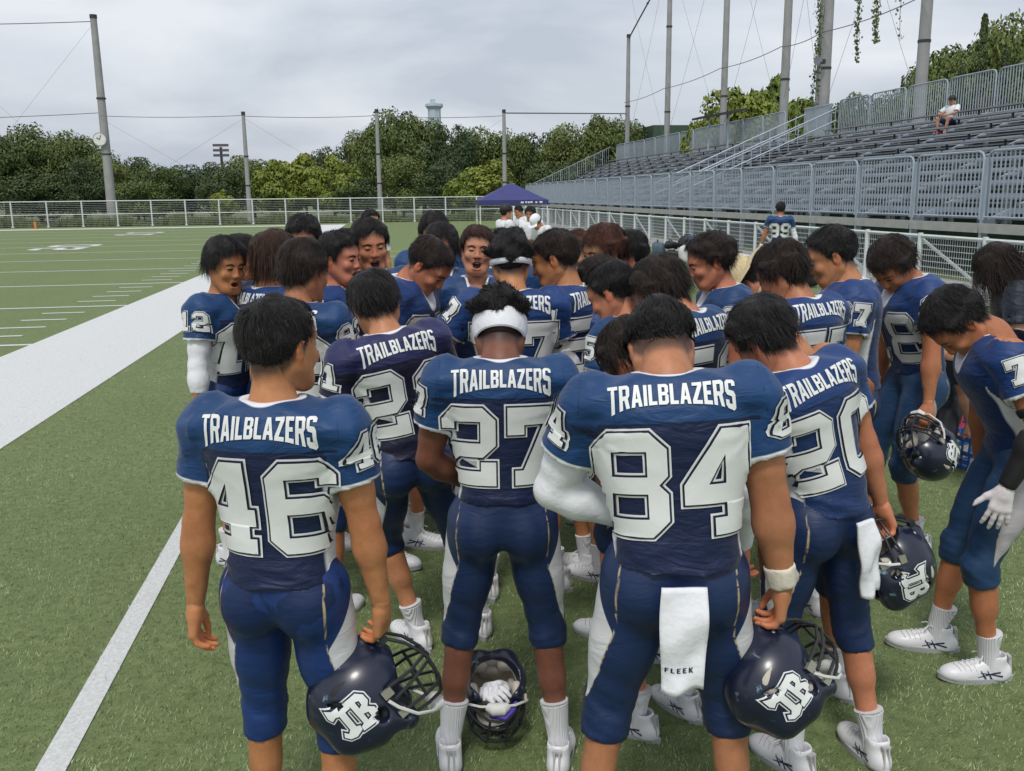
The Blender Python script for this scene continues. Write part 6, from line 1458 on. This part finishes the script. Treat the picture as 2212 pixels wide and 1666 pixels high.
# ------------------------------------------------------------------ bags by the low fence
def bag_mesh(seed, mat, kind):
    rg = random.Random(seed); S = SDF((-.4, -.3, -.02), (.4, .3, .55), .02); w_ = rg.uniform(.2, .28); d = rg.uniform(.12, .18); h = rg.uniform(.16, .24) if kind == 'duffel' else rg.uniform(.30, .40)
    def rb(X, Y, Z): return (((np.abs(X)/w_)**3+(np.abs(Y)/d)**3+(np.abs(Z-h*.55)/(h*.55))**3)**(1/3)-1)*min(w_, d, h*.5)+.012*np.sin(18*X+seed)*np.sin(15*Z)+.01*np.sin(25*Y+3)
    S.apply(rb, (-.4, -.3, 0), (.4, .3, .5), k=.01); S.ell((w_*.4, -d*.9, h*.4), (.09, .06, .10), k=.03)
    V, Q = S.mesh(); V = relax(V, Q, 1, .5); hd = MB().tube([(-.1, 0, h*1.05), (-.08, .02, h*1.25), (.08, .02, h*1.25), (.1, 0, h*1.05)], .012, 6)
    return npmesh('body', V, Q, [mat]), hd.mesh('handle', M_BLACK, True)
BAGM = {'black': simple('bag_black', (.014, .014, .016), .6), 'navy': simple('bag_navy', (.018, .026, .07), .6), 'blue': simple('bag_blue', (.03, .16, .42), .55), 'red': simple('bag_red', (.30, .025, .03), .6), 'grey': simple('bag_grey', (.25, .25, .27), .7), 'white': simple('bag_white', (.6, .6, .6), .7), 'teal': simple('bag_slate', (.06, .10, .14), .6)}
BGS = [(8.9, 27.6, 'teal'), (9.3, 27.2, 'navy'), (9.75, 27.4, 'red'), (9.0, 26.6, 'black'), (9.5, 26.4, 'navy'), (9.95, 26.0, 'black'), (9.2, 25.8, 'grey'), (9.7, 25.2, 'black'), (9.3, 24.8, 'black'), (9.9, 24.4, 'navy'), (8.9, 24.9, 'white'), (9.4, 24.0, 'black'), (9.0, 23.6, 'red'), (9.75, 23.4, 'black'), (8.5, 20.9, 'black'), (8.9, 20.3, 'navy'), (8.35, 19.9, 'blue'), (8.75, 19.4, 'black'), (8.3, 19.1, 'blue'), (8.9, 18.7, 'white'), (8.55, 18.3, 'blue'), (8.05, 18.2, 'blue'), (8.9, 17.8, 'black'), (9.1, 27.0, 'black', .27), (9.55, 26.8, 'black', .27), (9.8, 26.2, 'red', .26), (9.3, 25.4, 'navy', .26), (9.6, 24.7, 'black', .26), (9.4, 24.4, 'grey', .26), (8.6, 19.7, 'blue', .26), (8.5, 18.8, 'black', .26), (8.6, 20.5, 'white', .26)]
_bm = {}
_ord = ('first', 'second', 'third', 'fourth', 'fifth', 'sixth', 'seventh', 'eighth'); _bc = {}
for i, (x, y, c, *bz) in enumerate(BGS):
    k = (c, i % 2)
    if k not in _bm: _bm[k] = bag_mesh(i+1, BAGM[c], 'duffel' if i % 2 else 'pack')
    wh = ('top of ' if bz else '')+('farther pile by fence' if y > 22 else 'nearer pile behind player 29')
    b = empty('sports_bag', (x, y, bz[0] if bz else 0), random.uniform(0, 3)); _bc[(c, wh)] = _bc.get((c, wh), 0)+1; tag(b, '%s %s sports bag from left, %s' % (_ord[_bc[(c, wh)]-1], {'teal': 'slate'}.get(c, c), wh), 'bag', 'sports bags by the low fence'); obj('body', _bm[k][0], b); obj('handle', _bm[k][1], b)
    b.scale = (1.1,)*3
# ------------------------------------------------------------------ bottle crates
M_RED = simple('crate_red', (.52, .03, .07), .5); M_BLUE = simple('bottle_blue', (.02, .11, .45), .35); M_BIN = simple('crate_blue', (.03, .12, .40), .5)
def crate(loc, rz, mat, label, nx=3, ny=2, w_=.55, d=.38, h=.24):
    r = empty('bottle_crate', (loc[0], loc[1], 0), rz); tag(r, label, 'crate', 'bottle crates')
    MB().box((0, 0, .015), (w_, d, .03)).build('base', mat, r)
    for s in (-1, 1):
        for nm, a, b in (('side', (s*w_/2, -d/2), (s*w_/2, d/2)), ('side', (-w_/2, s*d/2), (w_/2, s*d/2))):
            mb = MB()
            for z in (.06, .12, .22): mb.bar((a[0], a[1], z), (b[0], b[1], z), .012, .03)
            for t_ in np.linspace(0, 1, 7): mb.bar((a[0]+(b[0]-a[0])*t_, a[1]+(b[1]-a[1])*t_, .02), (a[0]+(b[0]-a[0])*t_, a[1]+(b[1]-a[1])*t_, h), .012)
            mb.build(nm, mat, r)
    MB().bar((0, -d/2, h*.8), (0, d/2, h*.8), .014, .05).build('divider', mat, r)
    return r
bot = MB().tube([(0, 0, 0), (0, 0, .15), (0, 0, .18), (0, 0, .20)], [.037, .037, .030, .030], 12).mesh('bottle_body', M_BLUE, True); cp = MB().tube([(0, 0, .20), (0, 0, .225), (0, 0, .23), (0, 0, .255)], [.032, .030, .011, .009], 10).mesh('bottle_cap', M_BLUE, True)
for ci, (cx, cy, lb) in enumerate(((4.55, 6.75, 'red crate of blue bottles nearest the huddle'), (5.0, 7.25, 'red crate of blue bottles farther right'))):
    crate((cx, cy), .3, M_RED, lb)
    for i in range(4):
        for j in range(3):
            x, y = -.2+.135*i, -.12+.12*j; c, s = math.cos(.3), math.sin(.3)
            b = empty('water_bottle', (cx+x*c-y*s, cy+x*s+y*c, .035)); tag(b, 'blue squeeze bottle standing in the %s' % lb[:12].replace('red crate of', 'red crate') if False else 'blue squeeze bottle standing in the %s red crate' % ('nearer' if ci == 0 else 'farther'), 'bottle', 'blue bottles in the red crates'); obj('bottle_body', bot, b); obj('bottle_cap', cp, b)
crate((4.35, 5.75), .2, M_BIN, 'blue plastic crate behind player number 7')

gv, gq, gc = hand_proto('relax')
for k, (x, y, z, a, lb) in enumerate(((.355, 3.03, .165, .6, 'left white glove stuffed into the helmet on the turf'), (.43, 3.05, .17, -.5, 'right white glove stuffed into the helmet on the turf'))):
    o = obj('glove', npmesh('glove', gv*.95, gq, [M_CLOTH])); tag(o, lb, 'glove', 'gloves in the turf helmet'); o.location = (x, y, z); o.rotation_euler = (R(35), R(20), a+math.pi)
mg = MB().tube([(-.04, 0, 0), (-.02, -.02, .012), (0, -.025, .005), (.03, -.01, .02), (.05, .01, .035)], [.012, .016, .018, .012, .008], 8).build('mouthguard', simple('mouthguard_purple', (.10, .06, .42), .45), None, True); mg.location = (.41, 2.90, .155); tag(mg, 'purple mouthguard hooked on the facemask of the turf helmet', 'mouthguard')
